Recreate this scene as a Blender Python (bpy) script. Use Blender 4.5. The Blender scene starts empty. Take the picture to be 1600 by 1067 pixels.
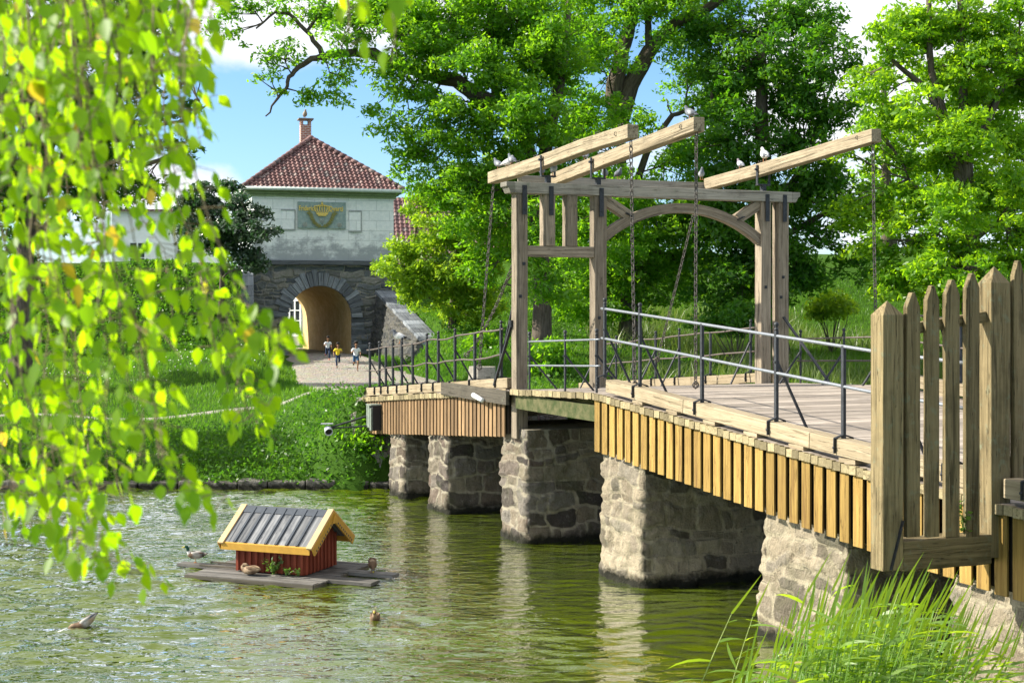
import bpy, math, random
import numpy as np
from mathutils import Vector, Matrix, noise
random.seed(7); RNG = np.random.default_rng(11)
R = math.radians
SC = bpy.context.scene
COL = SC.collection
F = 2222.0; CZ = 4.3; HY = 480.0      # focal length in photo pixels, eye height above the water, horizon row

# ------------------------------------------------------------------ helpers
def W(px, py, Y):                      # a point of the photograph at real depth Y
    return Vector(((px-800)/F*Y, Y, CZ+(HY-py)/F*Y))
def zat(py, Y): return CZ+(HY-py)/F*Y

def tag(o, label=None, cat=None, group=None, kind=None):
    if label: o['label'] = label
    if cat: o['category'] = cat
    if group: o['group'] = group
    if kind: o['kind'] = kind
    return o
def thing(name, label, cat, loc=(0,0,0), rotz=0, group=None):
    o = bpy.data.objects.new(name, None); COL.objects.link(o)
    o.location = loc; o.rotation_euler = (0,0,rotz); o.empty_display_size = .2
    return tag(o, label, cat, group)
def copy_tree(o, parent=None):
    c = o.copy(); COL.objects.link(c)
    if parent is not None: c.parent = parent
    for ch in list(o.children): copy_tree(ch, c)
    return c

class MB:
    """collects shapes, builds them as one mesh object"""
    def __init__(s): s.v=[]; s.f=[]; s.loc=[]; s.rnd=[]; s.col=[]; s.c=(1,1,1)
    def add(s, vs, fs, loc=None, rnd=None):
        b=len(s.v); r=random.random() if rnd is None else rnd
        s.v += [tuple(p) for p in vs]; s.f += [tuple(b+i for i in f) for f in fs]
        s.loc += [tuple(p) for p in (loc if loc is not None else vs)]
        s.rnd += [r]*len(vs); s.col += [s.c]*len(vs)
    def box(s, c, ax, ay, az, seg=1, jit=0.0, taper=1.0):
        """ax, ay, az half vectors; the grain runs along ax"""
        c=Vector(c); ax=Vector(ax); ay=Vector(ay); az=Vector(az)
        la,lb,lc=ax.length,ay.length,az.length; o=random.random()*40; ob=random.random()*7
        vs=[];lo=[];n=seg+1
        for i in range(n):
            t=-1+2*i/seg; k=1+(taper-1)*(i/seg)
            jv=(ay.normalized()*random.uniform(-jit,jit)+az.normalized()*random.uniform(-jit,jit)) if 0<i<seg else Vector()
            for (p,q) in ((-1,-1),(1,-1),(1,1),(-1,1)):
                vs.append(c+ax*t+ay*p*k+az*q*k+jv); lo.append((t*la+o,p*lb+ob,q*lc))
        fs=[(3,2,1,0),tuple(4*(n-1)+i for i in range(4))]
        for i in range(seg):
            for j in range(4):
                a=4*i+j; b=4*i+(j+1)%4
                fs.append((a,b,b+4,a+4))
        s.add(vs,fs,lo)
    def beam(s, a, b, w, h, up=(0,0,1), seg=1, jit=0.0):
        a=Vector(a); b=Vector(b); d=b-a; u=Vector(up); x=d.normalized()
        side=x.cross(u).normalized(); u2=side.cross(x).normalized()
        s.box((a+b)/2, d/2, side*w/2, u2*h/2, seg, jit)
    def tube(s, pts, rad, n=8, cap=True):
        pts=[Vector(p) for p in pts]; m=len(pts)
        if not hasattr(rad,'__len__'): rad=[rad]*m
        vs=[];lo=[];L=random.random()*30; prev=None
        for i,p in enumerate(pts):
            d=(pts[min(i+1,m-1)]-pts[max(i-1,0)])
            d=d.normalized() if d.length>1e-9 else Vector((0,0,1))
            if prev is None:
                ref=Vector((0,0,1)) if abs(d.z)<.9 else Vector((1,0,0)); x=d.cross(ref).normalized()
            else:
                x=prev-d*prev.dot(d); x=x.normalized() if x.length>1e-6 else d.orthogonal().normalized()
            prev=x; y=d.cross(x)
            if i: L+=(p-pts[i-1]).length
            for k in range(n):
                a=2*math.pi*k/n
                vs.append(p+(x*math.cos(a)+y*math.sin(a))*rad[i]); lo.append((L,rad[i]*math.cos(a),rad[i]*math.sin(a)))
        fs=[]
        for i in range(m-1):
            for k in range(n):
                fs.append((i*n+k,i*n+(k+1)%n,(i+1)*n+(k+1)%n,(i+1)*n+k))
        if cap: fs += [tuple(reversed(range(n))), tuple((m-1)*n+k for k in range(n))]
        s.add(vs,fs,lo)
    def lathe(s, base, prof, n=12, axis=None):
        """prof: list of (radius, height)"""
        base=Vector(base); z=Vector(axis or (0,0,1)).normalized(); x=z.orthogonal().normalized(); y=z.cross(x)
        vs=[base+z*h+(x*math.cos(2*math.pi*k/n)+y*math.sin(2*math.pi*k/n))*r for r,h in prof for k in range(n)]
        m=len(prof); fs=[]
        for i in range(m-1):
            for k in range(n): fs.append((i*n+k,i*n+(k+1)%n,(i+1)*n+(k+1)%n,(i+1)*n+k))
        fs += [tuple(reversed(range(n))), tuple((m-1)*n+k for k in range(n))]
        s.add(vs,fs)
    def prism(s, poly, d):
        """poly: list of points (planar), extruded by vector d"""
        d=Vector(d); p=[Vector(q) for q in poly]; n=len(p)
        s.add(p+[q+d for q in p], [tuple(reversed(range(n))),tuple(range(n,2*n))]+[(i,(i+1)%n,(i+1)%n+n,i+n) for i in range(n)])
    def blob(s, c, r, sc=(1,1,1), n=10, m=7):
        c=Vector(c); vs=[]; fs=[]
        for i in range(1,m):
            th=math.pi*i/m
            for k in range(n):
                ph=2*math.pi*k/n
                vs.append(c+Vector((r*sc[0]*math.sin(th)*math.cos(ph),r*sc[1]*math.sin(th)*math.sin(ph),r*sc[2]*math.cos(th))))
        vs += [c+Vector((0,0,r*sc[2])), c-Vector((0,0,r*sc[2]))]; T=len(vs)-2; Bm=len(vs)-1
        for i in range(m-2):
            for k in range(n): fs.append((i*n+k,(i+1)*n+k,(i+1)*n+(k+1)%n,i*n+(k+1)%n))
        for k in range(n): fs += [(T,k,(k+1)%n),(Bm,(m-2)*n+(k+1)%n,(m-2)*n+k)]
        s.add(vs,fs)
    def build(s, name, mat, parent=None, smooth=False, bevel=0, local=False):
        me=bpy.data.meshes.new(name)
        off=Vector((0,0,0)); rz=0
        if parent is not None and not local:
            p=parent
            while p is not None:
                off=off+p.location; p=p.parent
        me.from_pydata([(v[0]-off[0],v[1]-off[1],v[2]-off[2]) for v in s.v],[],s.f)
        a=me.attributes.new('loc','FLOAT_VECTOR','POINT'); a.data.foreach_set('vector',np.array(s.loc,dtype=np.float32).ravel())
        a=me.attributes.new('rnd','FLOAT','POINT'); a.data.foreach_set('value',np.array(s.rnd,dtype=np.float32))
        a=me.attributes.new('col','FLOAT_COLOR','POINT'); a.data.foreach_set('color',np.hstack([np.array(s.col,dtype=np.float32),np.ones((len(s.col),1),dtype=np.float32)]).ravel())
        me.validate(); me.update()
        import bmesh
        bm=bmesh.new(); bm.from_mesh(me); bmesh.ops.recalc_face_normals(bm,faces=bm.faces); bm.to_mesh(me); bm.free()
        if smooth: me.polygons.foreach_set('use_smooth',[True]*len(me.polygons))
        me.materials.append(mat)
        o=bpy.data.objects.new(name,me); COL.objects.link(o)
        if parent is not None: o.parent=parent
        if bevel:
            m=o.modifiers.new('edge','BEVEL'); m.width=bevel; m.segments=2; m.limit_method='ANGLE'; m.angle_limit=R(40)
        return o

def np_mesh(name, V, Fc, mat, parent=None, attrs=None, smooth=False):
    V=np.asarray(V,dtype=np.float32); Fc=np.asarray(Fc,dtype=np.int32); k=Fc.shape[1]
    if parent is not None: V=V-np.array(parent.location,dtype=np.float32)
    me=bpy.data.meshes.new(name)
    me.vertices.add(len(V)); me.vertices.foreach_set('co',V.ravel())
    me.loops.add(Fc.size); me.loops.foreach_set('vertex_index',Fc.ravel())
    me.polygons.add(len(Fc)); me.polygons.foreach_set('loop_start',np.arange(0,Fc.size,k,dtype=np.int32))
    if smooth: me.polygons.foreach_set('use_smooth',np.ones(len(Fc),dtype=bool))
    for n,d in (attrs or {}).items():
        d=np.asarray(d,dtype=np.float32)
        if d.ndim==1: me.attributes.new(n,'FLOAT','POINT').data.foreach_set('value',d)
        else: me.attributes.new(n,'FLOAT_VECTOR','POINT').data.foreach_set('vector',d.ravel())
    me.update(calc_edges=True); me.materials.append(mat)
    o=bpy.data.objects.new(name,me); COL.objects.link(o)
    if parent is not None: o.parent=parent
    return o

# ------------------------------------------------------------------ materials
class MT:
    def __init__(s,name):
        s.m=bpy.data.materials.new(name); s.m.use_nodes=True; s.t=s.m.node_tree; s.t.nodes.clear()
        s.out=s.n('ShaderNodeOutputMaterial')
    def n(s,ty,ins=None,**kw):
        nd=s.t.nodes.new(ty)
        for k,v in kw.items(): setattr(nd,k,v)
        for k,v in (ins or {}).items():
            sk=nd.inputs[k]
            if isinstance(v,bpy.types.NodeSocket): s.t.links.new(v,sk)
            else:
                if hasattr(sk.default_value,'__len__') and hasattr(v,'__len__') and len(v)==3 and len(sk.default_value)==4: v=(*v,1)
                sk.default_value=v
        return nd
    def attr(s,name,out='Vector'): return s.n('ShaderNodeAttribute',attribute_name=name).outputs[out]
    def vmul(s,vec,xyz): return s.n('ShaderNodeVectorMath',{0:vec,1:xyz},operation='MULTIPLY').outputs[0]
    def noise(s,vec,scale,detail=3,rough=.55,dist=0,out='Fac'):
        return s.n('ShaderNodeTexNoise',{'Vector':vec,'Scale':scale,'Detail':detail,'Roughness':rough,'Distortion':dist}).outputs[out]
    def ramp(s,fac,stops,interp='LINEAR'):
        nd=s.n('ShaderNodeValToRGB',{'Fac':fac}); cr=nd.color_ramp; cr.interpolation=interp
        while len(cr.elements)<len(stops): cr.elements.new(.5)
        for e,(p,c) in zip(cr.elements,stops): e.position=p; e.color=(*c,1) if hasattr(c,'__len__') else (c,c,c,1)
        return nd.outputs['Color']
    def mix(s,fac,a,b,bt='MIX'):
        nd=s.n('ShaderNodeMix',data_type='RGBA',blend_type=bt)
        for i,v in ((0,fac),(6,a),(7,b)):
            sk=nd.inputs[i]
            if isinstance(v,bpy.types.NodeSocket): s.t.links.new(v,sk)
            else: sk.default_value=(*v,1) if hasattr(v,'__len__') else v
        return nd.outputs[2]
    def math(s,op,a,b=0.0,c=0.0):
        return s.n('ShaderNodeMath',{0:a,1:b,2:c},operation=op).outputs[0]
    def mrange(s,v,a,b,c=0.0,d=1.0): return s.n('ShaderNodeMapRange',{0:v,1:a,2:b,3:c,4:d}).outputs[0]
    def bump(s,h,st=.3,dist=.02,nrm=None):
        ins={'Height':h,'Strength':st,'Distance':dist}
        if nrm is not None: ins['Normal']=nrm
        return s.n('ShaderNodeBump',ins).outputs[0]
    def pos(s): return s.n('ShaderNodeNewGeometry').outputs['Position']
    def obj(s): return s.n('ShaderNodeTexCoord').outputs['Object']
    def principled(s,col,rough=.8,nrm=None,metal=0.0,spec=.3,**kw):
        ins={'Base Color':col,'Roughness':rough,'Metallic':metal,'Specular IOR Level':spec}
        ins.update(kw)
        if nrm is not None: ins['Normal']=nrm
        p=s.n('ShaderNodeBsdfPrincipled',ins); s.t.links.new(p.outputs[0],s.out.inputs[0]); return s.m
    def surf(s,sh): s.t.links.new(sh,s.out.inputs[0]); return s.m

def wood(name,c_lo,c_hi,c_dark,gs=1.0,moss=0.0,rv=.35,stain=.5,bs=.5):
    t=MT(name); L=t.attr('loc'); rn=t.attr('rnd','Fac')
    g=t.noise(t.vmul(L,(1.3*gs,34*gs,34*gs)),1.0,5,.6,.6)
    g2=t.noise(t.vmul(L,(.5,9,9)),1.0,3,.5,1.2)
    base=t.ramp(g,[(.3,c_lo),(.68,c_hi)])
    v=t.mrange(rn,0,1,1-rv,1+rv*.5)
    base=t.mix(1.0,base,t.n('ShaderNodeCombineXYZ',{0:v,1:v,2:v}).outputs[0],'MULTIPLY')
    crack=t.mrange(g2,.6,.7)
    base=t.mix(t.math('MULTIPLY',crack,.75),base,c_dark)
    g3=t.noise(t.vmul(L,(.45,17,17)),1.0,3,.5,.4); chk=t.mrange(t.math('ABSOLUTE',t.math('SUBTRACT',g3,.52)),.006,.0)
    base=t.mix(t.math('MULTIPLY',chk,.85),base,tuple(x*.6 for x in c_dark))
    st=t.noise(t.pos(),2.3,5,.65)
    base=t.mix(t.math('MULTIPLY',t.mrange(st,.5,.75),stain),base,c_dark)
    kn=t.n('ShaderNodeTexVoronoi',{'Vector':t.vmul(L,(2.2,9,9)),'Scale':1.0}).outputs['Distance']
    base=t.mix(t.mrange(kn,.12,.04,0,.6),base,c_dark)
    if moss:
        mo=t.noise(t.pos(),9,6,.7)
        base=t.mix(t.mrange(mo,.62-moss*.2,.75,0,.75),base,(.16,.19,.13))
    h=t.math('ADD',t.math('MULTIPLY',g,.6),t.math('MULTIPLY',t.math('ADD',crack,chk),-.9))
    return t.principled(base,.82,t.bump(h,bs,.012),spec=.15)

def plain(name,col,rough=.6,metal=0.0,var=.15,sc=12,bs=.1,spec=.3):
    t=MT(name); n=t.noise(t.pos(),sc,4,.6)
    c=t.mix(t.mrange(n,.35,.7),tuple(x*(1-var) for x in col),tuple(min(1,x*(1+var)) for x in col))
    return t.principled(c,rough,t.bump(n,bs,.01),metal,spec)

def leafmat(name,ca,cb,trans,tmix=.45,gloss=.06,tcol2=None,old=None):
    t=MT(name); tn=t.attr('tint','Fac')
    c=t.mix(tn,ca,cb); tc=t.mix(tn,trans,tcol2 or tuple(x*1.25 for x in trans))
    if old:
        k=t.mrange(tn,.985,.988); c=t.mix(k,c,old); tc=t.mix(k,tc,tuple(x*1.6 for x in old))
    d=t.n('ShaderNodeBsdfDiffuse',{'Color':c}); tr=t.n('ShaderNodeBsdfTranslucent',{'Color':tc})
    m=t.n('ShaderNodeMixShader',{0:tmix,1:d.outputs[0],2:tr.outputs[0]})
    g=t.n('ShaderNodeBsdfGlossy',{'Color':(1,1,1),'Roughness':.4})
    return t.surf(t.n('ShaderNodeMixShader',{0:gloss,1:m.outputs[0],2:g.outputs[0]}).outputs[0])

def stonemat(name,cols,mortar,moss=(.05,.065,.02),mossk=.5,wet=True,bs=.9):
    t=MT(name); rn=t.attr('rnd','Fac'); ed=t.attr('edge','Fac'); P=t.pos()
    n=t.noise(P,7,6,.65); n2=t.noise(P,30,4,.7)
    k=len(cols); c=t.ramp(rn,[(i/(k-1),cc) for i,cc in enumerate(cols)])
    c=t.mix(t.mrange(n2,.3,.75),t.mix(1.0,c,(.62,.62,.62),'MULTIPLY'),c)
    c=t.mix(t.mrange(n,.55,.8,0,.5),c,(.36,.34,.29))
    c=t.mix(t.mrange(ed,.13,.05),c,mortar)
    mo=t.noise(P,2.2,5,.7)
    c=t.mix(t.mrange(mo,.52,.66,0,mossk),c,moss)
    rough=.85
    if wet:
        z=t.n('ShaderNodeSeparateXYZ',{0:P}).outputs[2]
        zz=t.math('ADD',z,t.math('MULTIPLY',t.math('SUBTRACT',n,.5),.25))
        c=t.mix(t.mrange(zz,.22,.08),c,(.018,.018,.012))
    n3=t.noise(t.vmul(P,(16,16,5)),1.0,6,.75)
    c=t.mix(t.mrange(n3,.42,.3,0,.65),c,t.mix(1.0,c,(.3,.28,.25),'MULTIPLY'))
    h=t.math('ADD',t.math('ADD',n,t.math('MULTIPLY',n2,.5)),t.math('MULTIPLY',n3,.9))
    return t.principled(c,rough,t.bump(h,bs,.06),spec=.15)

M={}
M['timber']=wood('weathered_timber',(.15,.12,.086),(.31,.26,.195),(.055,.046,.035),rv=.3,stain=.4,bs=.9)
M['beam']=wood('balance_beam_timber',(.20,.16,.105),(.37,.31,.215),(.085,.07,.045),rv=.2,stain=.55,bs=.8)
M['grey_timber']=wood('grey_timber',(.2,.185,.155),(.34,.32,.275),(.07,.062,.05),moss=.2,stain=.5)
M['kerb']=wood('kerb_timber',(.22,.175,.11),(.36,.30,.205),(.15,.115,.07),rv=.2,stain=.5,bs=.8)
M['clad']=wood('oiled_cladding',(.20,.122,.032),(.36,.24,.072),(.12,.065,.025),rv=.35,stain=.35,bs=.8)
M['clad_far']=wood('shade_toned_cladding',(.17,.105,.055),(.29,.19,.10),(.09,.06,.035),rv=.45,stain=.4)  # browner copy of the cladding, dappled shade put into its colour
M['picket']=wood('mossy_picket_timber',(.115,.09,.045),(.235,.185,.10),(.04,.032,.016),moss=.3,rv=.25,stain=.55,bs=.9)
M['deck']=wood('deck_planks',(.26,.22,.185),(.40,.35,.30),(.14,.115,.09),rv=.4,stain=.35)
M['plank_end']=wood('plank_ends',(.19,.155,.085),(.32,.27,.16),(.1,.08,.045),rv=.5,stain=.4)
M['dark_board']=wood('dark_board',(.07,.062,.05),(.13,.115,.09),(.03,.027,.02),moss=.1)
M['void']=plain('shadow_board',(.025,.018,.012),.9)  # near-black: shade put into the colour of sheets behind gaps
M['iron']=plain('dark_iron',(.035,.037,.043),.5,.3,.3,20,.15)
M['galv']=plain('galvanised_tube',(.20,.215,.24),.45,.5,.15,30,.05)
M['rust']=plain('rusty_tube',(.11,.09,.08),.6,.3,.3,25,.15)
M['chain']=plain('chain_iron',(.09,.08,.07),.5,.5,.35,40,.1)
# ------------------------------------------------------------------ bridge frame: u away along the bridge, v across it to the right
TH=R(23.15); UX,UY=-math.sin(TH),math.cos(TH); VX,VY=math.cos(TH),math.sin(TH); OX,OY=.035,26.1
U=Vector((UX,UY,0)); V_=Vector((VX,VY,0)); Z=Vector((0,0,1))
def B(u,v,z): return Vector((OX+UX*u+VX*v, OY+UY*u+VY*v, z))
def u_of(px,v=0.0):
    t=(px-800)/F; x=OX+VX*v; y=OY+VY*v
    return (x-t*y)/(-UX+t*UY)
def zd(u):                             # top of the deck planks
    return float(np.interp(u,[-30,-13,-10.5,-3.4,0,9,14],[2.2,2.28,2.41,2.91,2.79,2.12,2.08]))
def slope_beam(mb,u0,u1,v,dz,w,h,step=2.2,jit=.004):
    us=list(np.arange(u0,u1,step))+[u1]
    for a,b in zip(us[:-1],us[1:]): mb.beam(B(a,v,zd(a)+dz),B(b-.006,v,zd(b-.006)+dz),w,h,seg=3,jit=jit)

br=thing('timber_bridge','long timber bridge with golden board cladding on stone piers over the pond','bridge',B(0,3,2.3))
def deck(u0,u1,v0,v1,name,mat):
    mb=MB(); u=u0
    while u<u1:
        w=random.uniform(.15,.2); e=min(u+w,u1); c=(u+e)/2
        over=random.uniform(-.012,.012)
        mb.box(B(c,(v0+v1)/2+over,zd(c)-.035+random.uniform(-.003,.003)),V_*(v1-v0)/2,(B(e-.007,0,zd(e))-B(u,0,zd(u)))/2,Z*.035); u=e
    return mb.build(name,mat,br)
deck(-22,-3.38,-.02,5.95,'deck',M['deck']); deck(-3.36,-.02,.0,5.95,'deck',M['deck']); deck(0,9.2,-.02,5.95,'deck',M['deck'])
def ends(u0,u1):                       # edge board formed by the weathered plank ends
    mb=MB(); u=u0
    while u<u1:
        w=random.uniform(.13,.17); e=min(u+w,u1); c=(u+e)/2
        mb.box(B(c,-.05+random.uniform(-.008,.008),zd(c)-.045+random.uniform(-.006,.006)),V_*.03,U*(e-u-.008)/2,Z*.05); u=e
    mb.build('edge_board',M['plank_end'],br)
ends(-22,-3.38); ends(-3.36,0); ends(.25,9.2)
def cladding(u0,u1,v,pitch,wd,top,bot,mat):
    mb=MB(); bk=MB(); u=u0; s=1 if v>1 else -1
    while u<u1:
        zt=zd(u)-top; zb=zd(u)-bot+random.uniform(-.008,.008)
        mb.box(B(u,v,(zt+zb)/2),Z*(zt-zb)/2,U*wd/2*random.uniform(.97,1.03),V_*.014,1); u+=pitch
    us=list(np.arange(u0-.1,u1,1.5))+[u1]
    for a,b in zip(us[:-1],us[1:]):
        zt=(zd(a)+zd(b))/2-top-.02; 
        pts=[B(a,v-s*.05,zd(a)-top-.01),B(b,v-s*.05,zd(b)-top-.01),B(b,v-s*.05,zd(b)-bot+.05),B(a,v-s*.05,zd(a)-bot+.05)]
        bk.prism(pts,V_*(-s*.05))
    mb.build('cladding',mat,br,bevel=.003); bk.build('gap_shade_sheet',M['void'],br)  # near-black sheet behind the boards stands in for shade in the gaps
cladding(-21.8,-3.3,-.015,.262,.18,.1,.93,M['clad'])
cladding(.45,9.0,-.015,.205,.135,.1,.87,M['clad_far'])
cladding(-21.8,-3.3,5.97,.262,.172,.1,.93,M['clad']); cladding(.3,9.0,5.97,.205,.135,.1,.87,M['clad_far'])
def kerb(u0,u1,v,lift=.16,h=.2,w=.22):
    mb=MB(); slope_beam(mb,u0,u1,v,lift+.0,w,h,3.1); o=mb.build('kerb_beam',M['kerb'],br,bevel=.012)
    u=u0+.25
    while u<u1:
        bl=MB(); bl.box(B(u,v,zd(u)+(lift-h/2)/2-.001),U*.16,V_*(w/2-.012),Z*(lift-h/2)/2); u+=1.05
        bl.build('kerb_block',M['kerb'],br)
kerb(-21.9,-12.63,.1); kerb(-12.37,-3.72,.1); kerb(.3,9.1,.1,.13,.19); kerb(-21.9,-3.6,5.83); kerb(.3,9.1,5.83,.13,.19)
t_=MT('mossy_girder'); n_=t_.noise(t_.pos(),6,5,.6)
M['mossy']=t_.principled(t_.mix(t_.mrange(n_,.35,.65),(.03,.045,.010),(.095,.09,.04)),.9,t_.bump(n_,.4,.02))
for v in (.09,1.2,2.4,3.6,4.8,5.85):
    mb=MB(); mb.box(B(-1.7,v,2.58),U*1.62,V_*.09,Z*.13,4,.004); mb.build('girder',M['mossy'],br)
for v in (.5,2,3.5,5.2):
    for a,b in ((-21,-3.5),(.3,9)):
        us=list(np.arange(a,b,3.5))+[b]
        mb=MB()
        for p,q in zip(us[:-1],us[1:]): mb.beam(B(p,v,zd(p)-.3),B(q,v,zd(q)-.3),.2,.4)
        mb.build('girder',M['dark_board'],br)
mb=MB(); uA,uB=u_of(803),u_of(700)
mb.beam(B(.06,-.1,zd(.1)-.15),B(3.5,-.1,2.63),.07,.26,seg=5,jit=.004); mb.build('dark_side_board',M['dark_board'],br,bevel=.006)
mb=MB(); c=B(1.15,-.18,2.56); mb.tube([c+U*.42+Z*.045,c-U*.05-Z*.03],.045,12); mb.build('tube_lamp',plain('white_enamel',(.75,.77,.78),.35,0,.05),br,smooth=True)

# ------------------------------------------------------------------ stone piers: a continuous shell of bulging stones
def vor(x,y,z):
    d,p=noise.voronoi((x,y,z)); q=p[0]
    return d[1]-d[0], abs(math.sin(q[0]*12.9898+q[1]*78.233+q[2]*37.719)*43758.5453)%1
import bisect
def coursed(seed,per,z0,z1,hmin=.12,hmax=.36,wmin=.16,wmax=.62):
    """irregular rubble courses: returns f(s, z) -> (distance to the nearest joint, stone id 0..1, offset from the stone's centre)"""
    rg=random.Random(seed); zs=[z0-.2]
    while zs[-1]<z1+.3: zs.append(zs[-1]+rg.uniform(hmin,hmax))
    rows=[]
    for k in range(len(zs)):
        js=[-1.0]
        while js[-1]<per+1: js.append(js[-1]+rg.uniform(wmin,wmax)*(1.25 if rg.random()<.2 else 1))
        rows.append((js,[rg.random() for _ in js],[(rg.uniform(-1,1),rg.uniform(-1,1)) for _ in js],[rg.uniform(-.4,.4) for _ in js]))
    def f(s,z):
        w=noise.noise_vector(Vector((s*1.6,z*1.6,seed))); w2=noise.noise_vector(Vector((s*5,z*5,seed+9)))
        s+=w.x*.14+w2.x*.05; z+=w.y*.17+w2.y*.045
        k=max(0,min(len(zs)-2,bisect.bisect(zs,z)-1)); js,rn,tl,sk=rows[k]
        hz=zs[k+1]-zs[k]; u=(z-zs[k])/hz
        i=max(0,min(len(js)-2,bisect.bisect(js,s)-1))
        ds=min(s-js[i],js[i+1]-s); dz=min(z-zs[k],zs[k+1]-z)
        rr=.03; e=min(ds,dz)
        if ds<rr and dz<rr: e=rr-math.hypot(rr-ds,rr-dz)
        return max(0,e),rn[i],tl[i],(s-(js[i]+js[i+1])/2),(z-(zs[k]+zs[k+1])/2)
    return f
def stone_shell(name,mat,parent,fn,n,m,closed=True,per=10.,amp=.05,rough=.034,seed=0.0,joint=.022,z01=(-.9,3.5),**kw):
    V=np.zeros((n*m,3)); E=np.zeros(n*m); Rn=np.zeros(n*m); cf=coursed(seed,per,z01[0],z01[1],**kw)
    for j in range(m):
        for i in range(n):
            s=i/(n if closed else n-1); p,nr=fn(s,j/(m-1))
            e,r,tl,us,uz=cf(s*per,p.z)
            k=min(1,e/joint); k=k*k*(3-2*k); k2=min(1,e/.12); 
            d=amp*k*(.35+.65*r)-amp*.35+k*(tl[0]*us*.13+tl[1]*uz*.16)+rough*noise.fractal(Vector((p.x*6,p.y*6,p.z*9)),1.0,2.0,4)
            V[j*n+i]=p+nr*d; E[j*n+i]=min(1,e*4); Rn[j*n+i]=r
    nn=n if closed else n-1
    i,j=np.meshgrid(np.arange(nn),np.arange(m-1)); i=i.ravel(); j=j.ravel(); i2=(i+1)%n
    Fq=np.stack([j*n+i,j*n+i2,(j+1)*n+i2,(j+1)*n+i],1)
    return np_mesh(name,V,Fq,mat,parent,{'edge':E,'rnd':Rn},True)
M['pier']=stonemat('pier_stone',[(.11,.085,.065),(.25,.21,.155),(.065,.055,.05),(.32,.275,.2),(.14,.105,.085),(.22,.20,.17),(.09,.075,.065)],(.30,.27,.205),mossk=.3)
M['pier_sunlit']=stonemat('sunlit_pier_stone',[(.19,.155,.11),(.38,.325,.235),(.10,.085,.066),(.45,.385,.275),(.27,.225,.16),(.33,.29,.225),(.15,.13,.10)],(.34,.30,.215),mossk=.25)  # lighter copy of the pier stone, sunlight put into its colour
def pier(u0,u1,label,mat,zt_off=.86,v0=.13,v1=5.8,flare=.12):
    L=[(u1-u0),(v1-v0)]; per=2*(L[0]+L[1]); n=int(per/.042); uc,vc=(u0+u1)/2,(v0+v1)/2
    zt=max(zd(u0),zd(u1))-zt_off+.12; z0=-.8; m=int((zt-z0)/.042)
    o=thing('stone_pier',label,'bridge pier',B(uc,vc,0),group='stone piers under the bridge')
    def fn(s,h):
        d=s*per; ru=L[0]/2; rv=L[1]/2
        if d<L[0]: a,b,na,nb=-ru+d,-rv,0,-1
        elif d<L[0]+L[1]: a,b,na,nb=ru,-rv+d-L[0],1,0
        elif d<2*L[0]+L[1]: a,b,na,nb=ru-(d-L[0]-L[1]),rv,0,1
        else: a,b,na,nb=-ru,rv-(d-2*L[0]-L[1]),-1,0
        rr=.05                                                  # softened corners
        cu=max(-ru+rr,min(ru-rr,a)); cv=max(-rv+rr,min(rv-rr,b)); dv=Vector((a-cu,b-cv))
        if dv.length>1e-6: dv=dv.normalized(); a,b=cu+dv.x*rr,cv+dv.y*rr; na,nb=dv.x,dv.y
        f=flare*(1-h); a+=na*f; b+=nb*f
        wob=.05*noise.noise(Vector((uc+a*1.2,b*1.2,h*3)))
        return B(uc+a+na*wob,vc+b+nb*wob,z0+(zt-z0)*h), U*na+V_*nb
    stone_shell('masonry',mat,o,fn,n,m,seed=uc*3.1,per=per,z01=(z0,zt))
    mb=MB(); mb.box(B(uc,vc,zt-.05),U*(L[0]/2-.05),V_*(L[1]/2-.05),Z*.05); c=mb.build('cap_slab',M['pier'],o)
    return o
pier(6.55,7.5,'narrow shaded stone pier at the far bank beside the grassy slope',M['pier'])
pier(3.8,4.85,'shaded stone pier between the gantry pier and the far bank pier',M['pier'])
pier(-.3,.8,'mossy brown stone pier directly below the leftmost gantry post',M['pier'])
pier(-4.72,-3.42,'broad pier with sunlit left end where the golden cladding begins',M['pier_sunlit'])
pier(-9.85,-8.05,'pale sunlit stone pier rising behind the green reeds',M['pier_sunlit'])
pier(-13.6,-11.75,'pale stone pier at the bottom right corner under the picket fence',M['pier_sunlit'])

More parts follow.
